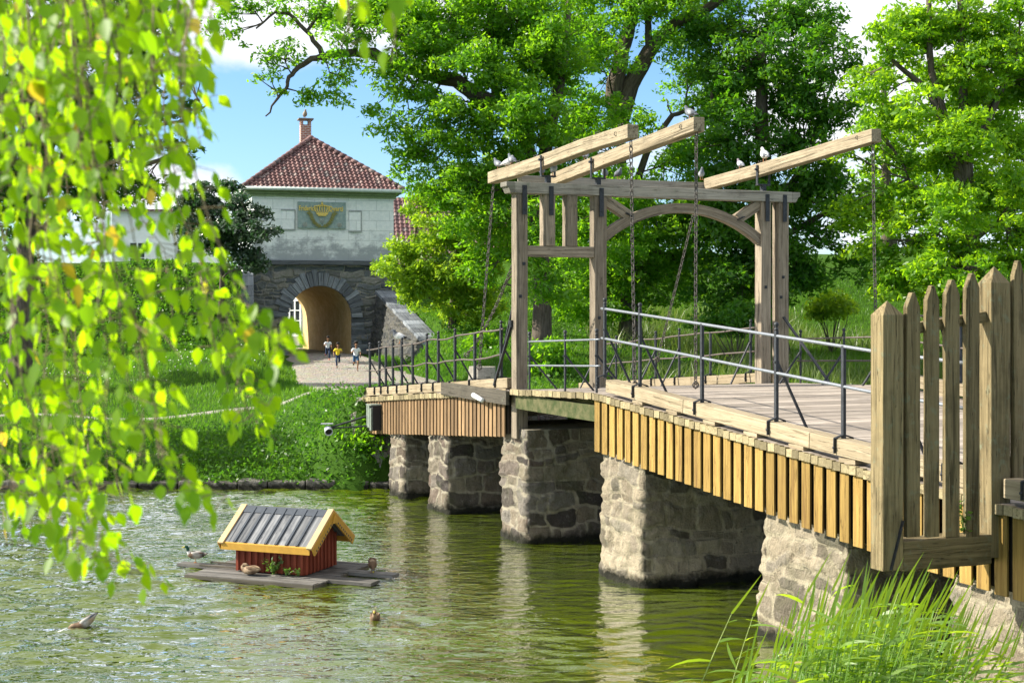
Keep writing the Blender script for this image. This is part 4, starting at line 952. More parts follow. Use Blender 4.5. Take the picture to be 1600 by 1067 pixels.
n=120; cx=RNG.choice([-10.9,-9.2,-7.2,-13.8,-15,-12.2,-6.3],n); X=cx+RNG.normal(0,.55,n); Y=np.interp(cx,[-15,-6],[46,50])+RNG.normal(0,1.0,n); k=offp(X,Y); X=X[k];Y=Y[k]; n=len(X)
c=np.stack([X,Y,hgt(X,Y)+RNG.uniform(.2,.45,n)],1); s=.026
V=np.stack([c+np.array([-s,0,0]),c+np.array([0,-s,.01]),c+np.array([s,0,0]),c+np.array([0,s,.03])],1); k=np.arange(n)*4
tag(np_mesh('wildflowers',V.reshape(-1,3),np.stack([k,k+1,k+2,k+3],1),M['daisy']),'small white wildflowers scattered in the bank grass','flowers',kind='stuff')
# reeds at the lower right
M['reed']=leafmat('reed_leaf',(.10,.19,.02),(.15,.25,.04),(.36,.60,.012),.5,.04,(.50,.68,.03),old=(.34,.27,.12)); M['reedstem']=plain('reed_stem',(.26,.32,.1),.6)
def reed_geo(base,h,lean,nl,sc=1.0):
    """returns stem points and leaf quads"""
    base=Vector(base); tip=base+Vector((lean[0],lean[1],h)); pts=[base.lerp(tip,t)+Vector((lean[0],lean[1],0))*.25*(t*t-t) for t in np.linspace(0,1,7)]
    lv=[]
    for k in range(nl):
        t=.25+.75*(k+random.random()*.5)/nl; p=base.lerp(tip,t)+Vector((lean[0],lean[1],0))*.25*(t*t-t)
        a=random.gauss(0,.9)+(0 if random.random()<.8 else math.pi); L=random.uniform(.3,.5)*sc*(1.15-.3*t)
        d=Vector((math.cos(a),math.sin(a)*.7,random.uniform(.05,.6))).normalized(); s=d.cross(Vector((random.gauss(0,.3),random.gauss(0,1),1))).normalized(); w=.0165*sc
        q=[p]; 
        for j in range(1,5): q.append(q[-1]+d*L/4); d=(d+Vector((.12,0,-.16))).normalized()
        ws=[.5*w,w,w*.9,w*.55,0.0]
        lv.append((q,s,ws))
    lv.append(([tip+Vector((lean[0]*.1*j,lean[1]*.1*j,.085*j*sc)) for j in range(5)],Vector((0,1,.2)).cross(Vector((lean[0],lean[1],h))).normalized(),[w*.6,w*.65,w*.5,w*.25,0]))
    return pts,lv
def leaf_strip(mb,q,s,ws):
    vs=[]; 
    for p,w in zip(q,ws): vs+=[p+s*w,p-s*w]
    mb.add(vs,[(2*i,2*i+1,2*i+3,2*i+2) for i in range(len(q)-1)])
def set_tint(o,mb): o.data.attributes.new('tint','FLOAT','POINT').data.foreach_set('value',np.array(mb.rnd,dtype=np.float32))
tall=[(1128,1100,905),(1165,1090,925),(1230,1060,990),(1265,1070,950),(1300,1050,888),(1322,1060,900),(1345,1060,905),(1378,1060,880),(1385,1070,900),(1408,1060,905),(1425,1070,945),(1450,1060,915),(1465,1060,905),(1480,1060,985),(1515,1060,1005),(1338,1060,945),(1290,1050,930),(1440,1070,935),(1250,1060,880),(1395,1060,960)]
for n_,(tx,by,ty) in enumerate(tall):
    Yd=random.uniform(11.9,13.3); tip=W(tx+random.uniform(0,45),ty,Yd); bz=max(-.1,float(hgt(tip.x-.6,Yd))-.05); base=Vector((tip.x-random.uniform(.45,.8),Yd+random.uniform(-.2,.2),bz))
    o=thing('reed','tall slender green reed leaning right above the reed bed','reed',base,group='tall reeds at the lower right')
    pts,lv=reed_geo(base,tip.z-bz-.25,(tip.x-base.x-.08,random.uniform(-.2,.2)),9,1.05)
    st=MB(); st.tube(pts,[.007,.0065,.006,.0055,.005,.004,.003],5); st.build('stem',M['reedstem'],o)
    lf=MB()
    for l in lv: lf.c=(1,1,1); leaf_strip(lf,*l)
    set_tint(lf.build('leaves',M['reed'],o),lf)
mb=MB()
for k in range(215):
    px=random.triangular(1110,1570,1390); Yd=random.uniform(11.3,13.6); x=(px-800)/F*Yd; bz=max(-.1,float(hgt(x,Yd))-.05)
    env=np.interp(px,[1100,1160,1220,1300,1400,1470,1520,1580],[1090,1040,985,950,925,955,1010,1070]); topz=zat(env+random.uniform(0,90),Yd)
    if topz<bz+.25: continue
    pts,lv=reed_geo((x-.35,Yd,bz),topz-bz,(random.uniform(.15,.5),random.uniform(-.25,.25)),8,.95)
    r=random.random()
    for l in lv: leaf_strip(mb,*l)
    mb.tube(pts[::2],.0055,4,False)
for k in range(26):                     # sparse stems at the picture's right corner
    px=random.uniform(1480,1590); Yd=random.uniform(12,13.2); x=(px-800)/F*Yd; bz=float(hgt(x,Yd))-.05; topz=zat(random.uniform(985,1060),Yd)
    if topz>bz+.2:
        pts,lv=reed_geo((x-.3,Yd,bz),topz-bz,(.3,.1),6,.8)
        for l in lv: leaf_strip(mb,*l)
o=tag(mb.build('reed_bed',M['reed']),'dense bright green reeds massed at the lower right water edge','reeds',kind='stuff'); set_tint(o,mb)
# ------------------------------------------------------------------ trees
t_=MT('tree_bark'); L_=t_.attr('loc'); n_=t_.noise(t_.vmul(L_,(2,14,14)),1,5,.65,.6)
M['bark']=t_.principled(t_.mix(t_.mrange(n_,.3,.7),(.045,.036,.028),(.15,.125,.10)),.95,t_.bump(n_,.8,.04),spec=.1)
M['ash']=leafmat('ash_leaf',(.062,.165,.012),(.11,.235,.02),(.17,.50,.008),.5,.015,(.42,.74,.015))
M['dark']=leafmat('dark_chestnut_leaf',(.030,.105,.012),(.065,.165,.018),(.07,.32,.008),.42,.015,(.28,.55,.012))
M['lime']=leafmat('lime_leaf',(.08,.19,.012),(.135,.25,.02),(.28,.62,.008),.52,.015,(.52,.78,.015))
M['bright']=leafmat('bright_ash_leaf',(.11,.22,.016),(.18,.29,.03),(.34,.60,.012),.5,.015,(.56,.76,.03))
M['leftt']=leafmat('deep_green_leaf',(.03,.09,.010),(.06,.14,.016),(.08,.28,.012),.42,.02,(.18,.38,.02))  # deep green leaf colour
M['bluish']=leafmat('dull_rowan_leaf',(.022,.06,.022),(.04,.085,.03),(.03,.1,.02),.3,.08)
def rnd_unit(n): v=RNG.normal(0,1,(n,3)); return v/np.linalg.norm(v,axis=1)[:,None]
def crown_mesh(name,clumps,per,size,mat,parent,flat=.55,upb=.8,spread=1.0):
    """clumps: (x,y,z,r). Leaf kites gathered in flattened clumps"""
    C=np.array(clumps); cnt=np.maximum(6,(per*(C[:,3]/C[:,3].mean())**2).astype(int)); idx=np.repeat(np.arange(len(C)),cnt); n=len(idx)
    p=rnd_unit(n)*(RNG.random(n)**.5)[:,None]*C[idx,3][:,None]*spread; p[:,2]*=flat
    p[:,2]-=(p[:,0]**2+p[:,1]**2)/np.maximum(C[idx,3],.05)*.28
    c=C[idx,:3]+p
    nr=rnd_unit(n); nr[:,2]+=upb; nr+=p/np.maximum(C[idx,3],.05)[:,None]*.5; nr/=np.linalg.norm(nr,axis=1)[:,None]
    t=np.cross(nr,rnd_unit(n)); t/=np.linalg.norm(t,axis=1)[:,None]; b=np.cross(nr,t); s=(size*RNG.uniform(.6,1.35,n))[:,None]
    V=np.stack([c-t*s,c+b*s*.42-t*s*.1-nr*s*.14,c+t*s,c-b*s*.42-t*s*.1-nr*s*.14],1); k=np.arange(n)*4
    ct=RNG.random(len(C)); tn=np.clip(.5*ct[idx]+.5*RNG.random(n),0,1)
    return np_mesh(name,V.reshape(-1,3),np.stack([k,k+1,k+2,k+3],1),M[mat],parent,{'tint':np.repeat(tn,4)})
def bez(a,b,sag=0.0,n=6,wob=.25):
    a,b=Vector(a),Vector(b); L=(b-a).length; o1=Vector((random.gauss(0,wob),random.gauss(0,wob),random.gauss(0,wob)))*L*.18
    return [a.lerp(b,t)+o1*math.sin(math.pi*t)+Vector((0,0,sag*L*math.sin(math.pi*t))) for t in np.linspace(0,1,n)]
def tree(name,label,Yb,trunk,limbs,lobes,per,size,mat,cl_r=(.55,1.0),dens=1.0,flat=.55,group=None,r0=.42,upb=.8,twigs=True,shell=.45):
    """trunk: pixel path (px,py); limbs: pixel paths with radius; lobes: (px,py,rx,ry[,dY]) in photo pixels at depth Yb(+dY)"""
    tp=[W(p[0],p[1],Yb+(p[2] if len(p)>2 else 0)) for p in trunk]; base=tp[0].copy()
    base.z=float(hgt(base.x,base.y))-.15; tp[0]=base
    o=thing(name,label,'tree',base,group=group)
    mb=MB(); n=len(tp); fine=[]
    for i in range(n-1):
        for t in np.linspace(0,1,4)[:-1]: fine.append(tp[i].lerp(tp[i+1],t))
    fine.append(tp[-1]); m=len(fine); mb.tube(fine,[r0*(1-.72*i/(m-1))*(1.35 if i==0 else 1) for i in range(m)],12); mb.build('trunk',M['bark'],o,smooth=True)
    lb=MB(); joints=list(fine[m//3:])
    for path,ra,rb in limbs:
        q=[W(p[0],p[1],Yb+(p[2] if len(p)>2 else 0)) for p in path]; f=[]
        for i in range(len(q)-1):
            for t in np.linspace(0,1,4)[:-1]: f.append(q[i].lerp(q[i+1],t)+Vector((random.gauss(0,.02),random.gauss(0,.05),random.gauss(0,.02))))
        f.append(q[-1]); k=len(f); lb.tube(f,[ra+(rb-ra)*i/(k-1) for i in range(k)],9); joints+=f[::2]
    clumps=[]
    for lo in lobes:
        px,py,rx,ry=lo[:4]; Y=Yb+(lo[4] if len(lo)>4 else 0); dd=lo[5] if len(lo)>5 else 1.0
        c=W(px,py,Y); sx=rx/F*Y; sz=ry/F*Y; sy=min((sx+sz)/2*.85,2.8)
        vol=sx*sy*sz; ncl=max(4,int(5.2*dens*dd*(vol**.72)/(((cl_r[0]+cl_r[1])/2)**1.6)))
        j=min(joints,key=lambda q:(q-c).length+(q.z-c.z)*.3)
        hub=j.lerp(c,.75); pts=bez(j,hub,.03); d=(hub-j).length; r_=min(.11,.025+.012*d); lb.tube(pts,[r_*(1-.6*i/5) for i in range(6)],6)
        for k in range(ncl):
            v=Vector(rnd_unit(1)[0]); rr=shell+(1-shell)*random.random()**.7 if random.random()<.8 else random.random()*shell
            p=c+Vector((v.x*sx,v.y*sy,v.z*sz))*rr; r=random.uniform(*cl_r)*(1 if random.random()<.75 else .6); clumps.append((p.x,p.y,p.z,r))
            if twigs and random.random()<.6: lb.tube(bez(pts[random.choice((2,3,4,5))],p,.03,4),[.028,.02,.014,.008],4,False)
    lb.build('limbs',M['bark'],o,smooth=True)
    crown_mesh('crown',clumps,per,size,mat,o,flat,upb); return o
# the ash in the middle: two neighbouring trunks
tree('ash_tree','old ash tree whose thick limb reaches left over the gate roof',48,[(846,545),(848,440),(838,320),(826,220),(812,172)],
 [([(826,225),(800,165),(770,158),(745,150),(712,126),(682,120)],.30,.24),([(682,120),(650,110),(610,98),(585,84),(560,82)],.24,.17),([(560,82),(520,86),(508,90),(488,93),(465,106),(452,122),(446,140),(430,160),(415,182)],.15,.025),
  ([(508,90),(495,70),(480,50),(450,22),(430,20),(400,45)],.10,.03),([(812,172),(775,150),(770,90),(766,40),(770,-40)],.2,.12),([(790,195),(770,190),(750,165)],.16,.1),([(838,320),(860,200),(880,100),(890,-10)],.26,.12),([(620,60),(640,0),(655,-40)],.08,.05),([(480,50),(500,20),(520,-20)],.06,.04)],
 [(700,30,110,70,0),(620,50,70,55,-1),(640,145,62,48,-1,.8),(690,190,70,45,-1),(760,225,70,45,-1),(640,215,55,35,0,.8),(610,180,40,30,0,.6),(560,30,60,40,0,.7),(480,20,60,32,0,.7),(390,10,55,24,0,.7),(360,55,40,30,0,.3),(440,85,32,42,0,.5),(425,130,36,26,0,.45),(520,130,36,28,0,.35),(490,150,18,14,0,.5),
  (655,270,38,32,0,.55),(800,60,80,80,1),(860,110,70,80,0),(830,20,90,60,-1),(740,330,70,50,-1),(800,300,60,60,1),(770,270,70,50,0),(850,260,70,60,-1),(850,190,60,50,-2),(840,350,50,60,-2),(860,430,50,50,-2),(760,180,50,30,-2,.6),(720,90,60,40,-2),(810,130,50,40,-2,.8),(600,110,50,30,-1,.6),(540,60,50,30,-1,.6),(680,60,60,50,-1),(590,10,60,35,0,.8),(760,400,50,40,0),(655,235,55,42,0,.8),(690,290,52,40,0,.9),(735,285,50,40,-1),(820,170,60,45,-3),(780,120,50,40,-2),(870,60,60,50,-2),(900,260,60,60,-2),(660,10,80,40,0),(760,0,80,40,0),(700,160,40,25,-2,.5),(540,110,40,25,0,.4)],80,.095,'ash',(.34,.75),1.35,.55,None,.36)
tree('ash_tree','forked ash tree with two dark stems rising behind the middle beam',52,[(985,520),(985,400),(975,300),(966,190)],
 [([(966,195),(960,135),(972,80),(985,40),(1000,-40)],.36,.2),([(966,195),(985,130),(1008,90),(1025,65),(1060,34),(1090,20),(1140,-8)],.36,.16),([(980,330),(1010,240),(1050,180),(1085,170)],.16,.06),([(975,300),(930,240),(900,180)],.14,.05),([(1014,80),(1012,20),(1015,-40)],.14,.1)],
 [(900,40,70,70,1),(960,-20,90,55,0),(1080,-10,90,45,1),(905,180,60,70,0),(930,110,40,60,2,.6),(1040,160,30,45,3,.35),(1090,110,40,40,2,.5),(1020,330,80,70,0),(960,390,90,70,-1),(1060,250,60,50,0,.6),(890,330,70,70,0),(1000,440,90,60,0),(1060,400,70,70,0),(920,460,90,50,0),(1040,50,35,22,2,.3),(960,300,60,50,-2),(980,390,70,50,-2),(950,230,40,35,-2,.8),(1000,200,35,40,-1,.5),(930,60,50,40,-2),(1000,0,60,35,-2,.8),(1090,60,50,35,0,.7),(1080,330,60,60,-2),(960,160,40,40,-3,.8),(960,90,40,30,-2.5,.5),(1050,60,40,30,-2,.5),(1110,60,50,50,0),(1060,-10,60,40,-1),(1130,150,50,60,0),(1100,240,50,50,-1),(940,-20,70,40,-1)],80,.097,'ash',(.36,.78),1.35,.55,None,.42)
tree('chestnut_tree','dense dark green chestnut tree behind the right half of the gantry',50,[(1210,540),(1205,420),(1195,300),(1190,180),(1190,60)],
 [([(1200,350),(1260,250),(1290,160)],.18,.07),([(1195,300),(1130,220),(1110,140)],.18,.07),([(1200,380),(1280,340),(1330,300)],.14,.05)],
 [(1180,110,95,90,0),(1230,30,80,70,1),(1130,40,60,60,1,.8),(1270,110,70,70,-1),(1140,220,80,80,-1),(1240,230,90,90,0),(1310,190,45,45,0,.7),(1200,330,110,90,-1),(1300,310,70,80,0),(1120,350,80,80,0),(1260,420,90,55,-1),(1160,440,100,50,0),(1330,410,45,45,0,.8),(1300,20,40,40,0,.4)],95,.112,'dark',(.42,.82),1.25,.6,None,.5)
tree('lime_tree','tall sunlit yellow green lime tree with dark limbs at the right edge',45,[(1520,560),(1515,400),(1510,260),(1505,160),(1500,0)],
 [([(1512,330),(1480,200),(1455,110),(1450,-20)],.16,.08),([(1512,300),(1450,140),(1400,100),(1380,70)],.13,.04),([(1510,260),(1560,150),(1590,80)],.14,.06),([(1515,420),(1460,330),(1420,280)],.12,.04),([(1515,380),(1580,330),(1630,300)],.12,.05)],
 [(1420,35,60,40,0,.8),(1500,20,80,50,0),(1570,60,60,60,0),(1400,100,45,32,0,.8),(1470,110,65,42,1,.8),(1555,150,60,50,0,.8),(1420,180,55,28,0,.7),(1500,210,70,42,0,.8),(1590,230,50,50,0),(1410,250,50,26,0,.7),(1460,290,60,36,0,.8),(1540,310,70,45,0,.9),(1400,320,40,30,0,.8),(1440,370,60,36,0),(1520,390,80,42,0),(1600,370,60,60,0),(1420,430,60,30,0),(1490,445,60,30,0),(1640,120,60,80,0),(1590,-20,60,40,0),(1370,60,35,40,0,.7),(1450,60,60,40,1),(1530,100,60,40,-1),(1600,130,50,50,1),(1380,210,40,40,0,.8),(1470,250,60,40,1),(1570,290,60,45,1),(1380,390,45,35,0),(1560,460,60,36,0),(1380,150,40,30,0,.7),(1340,250,30,36,0,.7),(1510,200,50,50,-2.5),(1500,320,50,50,-2.5),(1450,170,50,40,-2),(1520,430,50,40,-2),(1390,440,45,30,0),(1350,330,40,40,1),(1350,120,36,40,2,.8),(1590,300,50,50,-2),(1440,420,50,30,-1),(1600,440,60,40,0)],100,.1,'lime',(.36,.78),1.5,.4,None,.32)
tree('young_ash','bright young ash tree covering the right corner of the gate',56,[(705,560),(708,480),(715,400),(725,330)],
 [([(712,430),(660,400),(630,415)],.08,.03),([(715,390),(690,340),(672,320)],.06,.03),([(712,440),(770,380),(790,330)],.08,.03)],
 [(735,320,55,42,0),(700,365,50,42,-1),(770,360,50,50,0),(660,385,32,26,-1,.9),(640,420,48,28,-1.5),(615,432,32,26,-2),(620,395,20,24,-1,.8),(690,430,58,40,-1),(750,430,60,50,0),(660,460,50,24,-1),(720,480,70,28,0),(690,300,34,30,0,.9),(665,330,30,34,0,.8),(650,350,24,26,-.5,.8),(740,280,44,36,1),(780,260,40,40,2),(640,390,30,24,-1,.9),(790,300,40,40,1)],85,.10,'bright',(.3,.6),1.15,.6,None,.2)
tree('maple_tree','big leafy maple tree behind the hanging birch twigs at the left',46,[(30,640),(34,500),(40,380),(60,240),(80,100)],
 [([(45,330),(120,220),(190,150)],.2,.08),([(60,240),(150,160),(230,100)],.18,.06),([(40,380),(150,290),(250,250),(290,235)],.14,.03),([(120,240),(220,200),(290,190),(330,160)],.09,.025),([(80,100),(160,20),(200,-40)],.18,.1)],
 [(60,60,120,90,0),(170,30,90,60,0),(250,40,50,45,0,.5),(100,170,110,80,0),(210,120,70,55,0,.7),(280,110,42,34,0,.4),(300,170,32,36,0,.45),(240,190,50,40,0,.6),(290,230,36,16,0,.5),(150,270,90,60,0),(230,280,45,30,0,.5),(60,300,90,80,0),(40,400,60,50,1,.8),(-40,200,90,120,0)],80,.105,'leftt',(.36,.78),1.55,.55,None,.42)
tree('rowan_bush','dark drooping bush leaning against the left side of the gate',59,[(345,440),(348,400),(350,350)],
 [([(348,400),(390,350),(410,330)],.06,.02),([(348,390),(310,340)],.06,.02)],
 [(335,318,50,34,0),(380,335,42,38,-1),(310,350,40,40,0),(360,375,50,36,-1),(400,360,26,30,-1.5,.9),(330,370,45,32,0),(385,390,28,28,-1),(405,335,18,16,-1,.8),(300,320,30,26,0,.8),(400,415,16,12,-1.5,.7),(355,290,22,16,0,.6)],120,.10,'bluish',(.35,.65),1.25,.5,None,.14)
# further trees filling the park behind
tree('park_tree','tall hazy green tree far behind the lime and the chestnut',72,[(1390,500),(1385,300),(1380,100)],[([(1385,250),(1420,150)],.15,.05)],[(1380,330,70,80,0),(1400,430,120,60,0),(1330,480,90,40,0),(1470,470,90,50,0),(1560,460,90,60,0),(1560,330,70,70,0),(1400,200,70,80,0),(1490,150,90,80,0),(1580,80,70,80,0),(1480,290,80,70,0),(1430,60,60,60,0),(1580,210,60,60,0)],60,.2,'lime',(.9,1.5),.8)
tree('park_tree','rounded green tree in the gap between the ash and the young ash',66,[(880,500),(880,420),(880,340)],[([(880,400),(930,330)],.1,.04)],[(870,400,80,60,0),(800,440,80,50,0),(960,440,90,50,0),(1070,450,80,50,0),(900,330,60,40,0),(800,370,60,40,0)],60,.17,'ash',(.8,1.3),.9)
tree('park_tree','pale tree on the rampart beyond the left end of the bridge',62,[(760,540),(765,470),(770,420)],[([(765,470),(800,430)],.08,.03)],[(760,480,60,36,0),(820,490,60,36,0),(700,500,40,24,0),(870,480,50,40,0)],80,.13,'bright',(.5,.9),1.0)
def shrub(label,px,py,Y,rx,ry,mat,group,per=90,size=.1):
    c=W(px,py,Y); b=Vector((c.x,Y,float(hgt(c.x,Y))-.1)); o=thing('shrub',label,'shrub',b,group=group); st=MB(); cl=[]
    sx=rx/F*Y; sz=ry/F*Y
    for k in range(int(10+sx*9)):
        v=Vector(rnd_unit(1)[0]); p=c+Vector((v.x*sx,v.y*sx*.7,v.z*sz))*random.uniform(.4,1); r=random.uniform(.3,.55); cl.append((p.x,p.y,p.z,r))
        if k%2==0: st.tube(bez(b,p,.0,4),[.03,.022,.015,.008],5,False)
    st.build('stem',M['bark'],o); crown_mesh('foliage',cl,per,size,mat,o,.7,.6); return o
shrub('leafy shrub beside the path below the young ash tree',752,540,50,34,20,'ash','shrubs along the far bank')
shrub('green shrub at the far bank behind the dark railing',850,555,43,50,26,'ash','shrubs along the far bank')
shrub('dark shrub in the shade below the chestnut tree',1150,500,47,70,26,'dark','shrubs along the far bank')
shrub('sunlit shrub to the right of the gantry end post',1300,478,52,46,22,'bright','shrubs along the far bank')
shrub('yellow green shrub below the lime tree behind the pickets',1480,470,50,70,30,'lime','shrubs along the far bank')
shrub('small weedy shrub under the end of the bridge beside the floodlight',566,690,34.1,26,26,'ash','shrubs along the far bank',80,.07)
# unseen tree, added beyond the left edge to throw broken shade on the bank
b=Vector((-18.2,36.9,float(hgt(-18.2,36.9))-.1)); o=thing('shade_tree','unseen thin tree added on the left bank for its shade','tree',b); mb=MB(); mb.tube([b,b+Vector((.2,0,4)),b+Vector((0,.2,7.5))],[.25,.18,.06],10); mb.build('trunk',M['bark'],o,smooth=True); cl=[]
for k in range(62):
    v=Vector(rnd_unit(1)[0]); p=b+Vector((v.x*2.9,v.y*2.2,5.0+v.z*3.0)); cl.append((p.x,p.y,p.z,random.uniform(.5,.95)))
crown_mesh('crown',cl,70,.13,'leftt',o)
# stump
b=W(752,572,42); b.z=float(hgt(b.x,42)); o=thing('tree_stump','grey cut tree stump in the grass behind the dark railing','stump',b)
mb=MB(); n=14; rr=[random.uniform(.85,1.15) for _ in range(n)]; vs=[]
for h,r in ((-.1,.62),(.1,.5),(.35,.42),(.62,.4)):
    for k in range(n): a=2*math.pi*k/n; vs.append(b+Vector((math.cos(a)*r*rr[k],math.sin(a)*r*rr[k],h+(.06*rr[(k*3)%n] if h>.5 else 0))))
mb.add(vs,[(i*n+k,i*n+(k+1)%n,(i+1)*n+(k+1)%n,(i+1)*n+k) for i in range(3) for k in range(n)]+[tuple(3*n+k for k in range(n))]); mb.build('wood',M['grey_timber'],o)

# ------------------------------------------------------------------ the birch in front: a tree beside the camera, its twigs hang into view
M['birch']=leafmat('birch_leaf',(.07,.155,.008),(.13,.225,.012),(.30,.58,.004),.64,.01,(.56,.82,.008),old=(.42,.30,.02))
M['twig']=plain('birch_twig',(.20,.15,.09),.8,0,.3,30)
bb=Vector((-4.6,3.6,float(hgt(-4.6,3.6))-.1)); o=thing('birch_tree','weeping birch whose blurred bright leaves hang in front at the left','tree',bb)
t_=MT('birch_bark'); n_=t_.noise(t_.vmul(t_.pos(),(2,2,9)),1.5,4,.6); M['bbark']=t_.principled(t_.mix(t_.mrange(n_,.55,.62),(.62,.6,.56),(.06,.055,.05)),.8)
mb=MB(); mb.tube([bb,bb+Vector((.1,0,2)),bb+Vector((.3,.1,4)),bb+Vector((.5,.2,6.5)),bb+Vector((.6,.2,9))],[.24,.2,.16,.1,.03],12); mb.build('trunk',M['bbark'],o,smooth=True)
tw=MB(); lv=[]; lt=[]
def leaf6(p,d,n,s,tint):
    """ovate birch leaf: 6 outline points with a folded midrib"""
    sd=d.cross(n).normalized(); up=sd.cross(d)
    q=[p,p+d*s*.28+sd*s*.30+up*s*.05,p+d*s*.55+sd*s*.27+up*s*.04,p+d*s,p+d*s*.55-sd*s*.27+up*s*.04,p+d*s*.28-sd*s*.30+up*s*.05]
    lv.append(q); lt.append(tint)
def strand(path,Y,dens=1.0,side=.05):
    pts=[W(px,py,Y+dy) for px,py,dy in path]; L=[0]
    for a,b in zip(pts[:-1],pts[1:]): L.append(L[-1]+(b-a).length)
    def at(s): return Vector([float(np.interp(s,L,[p[i] for p in pts])) for i in range(3)])
    n=max(4,int(L[-1]/.1)); fine=[at(L[-1]*i/n)+Vector((random.gauss(0,.008),random.gauss(0,.02),0)) for i in range(n+1)]
    tw.tube(fine,[.0026-.0018*i/n for i in range(n+1)],5,False); s=.05
    while s<L[-1]:
        c=at(s); a=random.uniform(0,6.28)
        for rep in range(random.choice((1,2,2,3))):
            off=Vector((math.cos(a)*side*random.uniform(.4,1.6),math.sin(a)*side*2,random.uniform(-.03,.03)))
            d=(off*5+Vector((0,0,-.85+random.gauss(0,.35)))+Vector((.15,0,0))).normalized(); nn=Vector((random.gauss(-.5,.5),random.gauss(-.5,.6),random.gauss(.2,.5)))
            if nn.cross(d).length<.1: nn=Vector((0,-1,.1))
            tw.tube([c,c+off*.8],[.0012,.001],3,False); leaf6(c+off*.8,d,nn,random.uniform(.034,.058),random.random())
            a+=random.uniform(1.5,4)
        s+=random.uniform(.024,.045)/dens
strand([(-30,-60,0),(-20,300,0),(0,560,0),(5,800,0)],3.9)
guides=[([(10,-80),(30,250),(50,600),(62,845)],1),([(45,-80),(70,300),(85,620),(125,860),(190,895),(232,918)],1.25),([(80,-80),(95,300),(110,600),(128,800),(150,880)],1.1),([(-40,200),(-10,420),(20,700),(60,830)],1),
 ([(105,-80),(120,250),(150,480),(170,700),(195,800)],.9),([(140,-80),(150,250),(190,450),(215,640),(228,740)],.9),([(170,-80),(185,200),(215,380),(245,500),(255,560)],.9),
 ([(200,-80),(215,200),(240,350),(262,420),(280,520)],1),([(225,-80),(240,200),(265,330),(300,430),(330,500)],.9),([(250,-80),(255,180),(285,320),(325,420),(360,540),(395,640),(425,690)],1.15),
 ([(270,-80),(280,180),(290,300),(330,380),(385,480),(420,525),(425,560)],1),([(285,-80),(288,60),(275,130),(262,240)],1.0),([(300,-80),(300,40),(290,110)],1.2),([(240,-60),(250,100),(240,240)],1),
 ([(130,-60),(135,200),(150,330),(160,430)],1),([(60,-80),(60,200),(75,400),(90,520)],1),([(20,-60),(20,200),(15,400),(30,560)],1),([(190,480),(215,600),(235,690),(255,745),(300,765),(345,772)],.8),([(300,420),(325,500),(340,560),(365,600),(385,660)],1),
 ([(90,640),(100,720),(110,800),(120,860)],1.1),([(20,640),(25,720),(15,790)],1),([(165,-60),(165,120),(180,260)],1.1),([(210,-70),(205,90),(215,180)],1.1),([(100,-60),(95,100),(110,240)],1.1),([(40,-60),(38,100),(45,260)],1.1),([(-20,-60),(0,120),(5,300)],1.1)]
for gd,dn in guides:
    for rep in range(1 if gd[-1][1]<620 and random.random()<.6 else 2):
        jx=random.gauss(0,15); sl_=random.gauss(0,22); Yd=random.uniform(2.6,4.1); sh=random.uniform(-35,8) if rep else 0
        pth=[(px+jx*(1 if i<len(gd)-1 or rep else .2)+(sl_*(i/(len(gd)-1)-.5) if rep else 0)+random.gauss(0,8),py+sh*(i/len(gd)),random.gauss(0,.06)) for i,(px,py) in enumerate(gd)]
        strand(pth,Yd,dn*.85)
for pth in ([(548,-90),(546,20),(545,75)],[(618,-90),(615,40),(612,100)],[(430,-80),(425,10)],[(520,-80),(535,10),(550,60)]):
    strand([(x,y,0) for x,y in pth],2.6,.45,.025)
for k in range(16):                     # upper haze of leaves
    px=random.uniform(-20,300); y1=random.uniform(60,330); strand([(px,-80,0),(px+random.gauss(-22,28),y1*.5,0),(px+random.gauss(-40,48),y1,0)],random.uniform(2.8,4.4),.8)
bo=MB()
for k in range(9):
    z=6.2+k*.25; e=Vector((random.uniform(-1.9,-.6),random.uniform(3.2,5.0),5.5+random.random()*.6)); bo.tube(bez(bb+Vector((.45,.2,z-bb.z*.0-1.2)),e,.12,7),[.05,.04,.03,.022,.016,.01,.006],6)
bo.build('bough',M['bbark'],o,smooth=True)
tw.build('twigs',M['twig'],o)
Vb=np.array([[tuple(p) for p in q] for q in lv],dtype=np.float32); n=len(Vb); k=np.arange(n)*6
Fb=np.concatenate([np.stack([k,k+1,k+2,k+3],1),np.stack([k,k+3,k+4,k+5],1)])
np_mesh('leaves',Vb.reshape(-1,3),Fb,M['birch'],o,{'tint':np.repeat(np.array(lt),6)})
# ------------------------------------------------------------------ duck house on its raft
HA=R(-21.5); HP=Vector((math.cos(HA),math.sin(HA),0)); HQ=Vector((-math.sin(HA),math.cos(HA),0)); HC=Vector((-3.27,22.4,0))
def D(p,q,z): return HC+HP*p+HQ*q+Z*z
M['raft']=wood('wet_raft_planks',(.09,.085,.078),(.21,.20,.185),(.03,.028,.025),rv=.35,stain=.6)
rf=thing('raft','flat grey plank raft floating below the red duck house','raft',D(-.7,.5,0))
mb=MB(); q=-.5
while q<1.35:
    w=.15; mb.box(D(-.72+random.uniform(-.05,.05),q+w/2,.045+random.uniform(-.005,.005)),HP*1.16,HQ*(w/2-.005),Z*.012,3,.003); q+=w
mb.build('planks',M['raft'],rf)
mb=MB(); mb.box(D(-.72,-.5,.02),HP*1.16,HQ*.02,Z*.025); mb.box(D(.44,.42,.02),HQ*.92,HP*.02,Z*.025); mb.build('edge_board',M['dark_board'],rf)
for p_,q_,a_,b_ in ((.72,.05,.5,.15),(.8,.72,.45,.12),(-2.05,.35,.5,.1)):
    mb=MB(); mb.box(D(p_,q_,.035),HP*a_,HQ*b_,Z*.025,2); mb.build('outrigger',M['raft'],rf)
mb=MB(); 
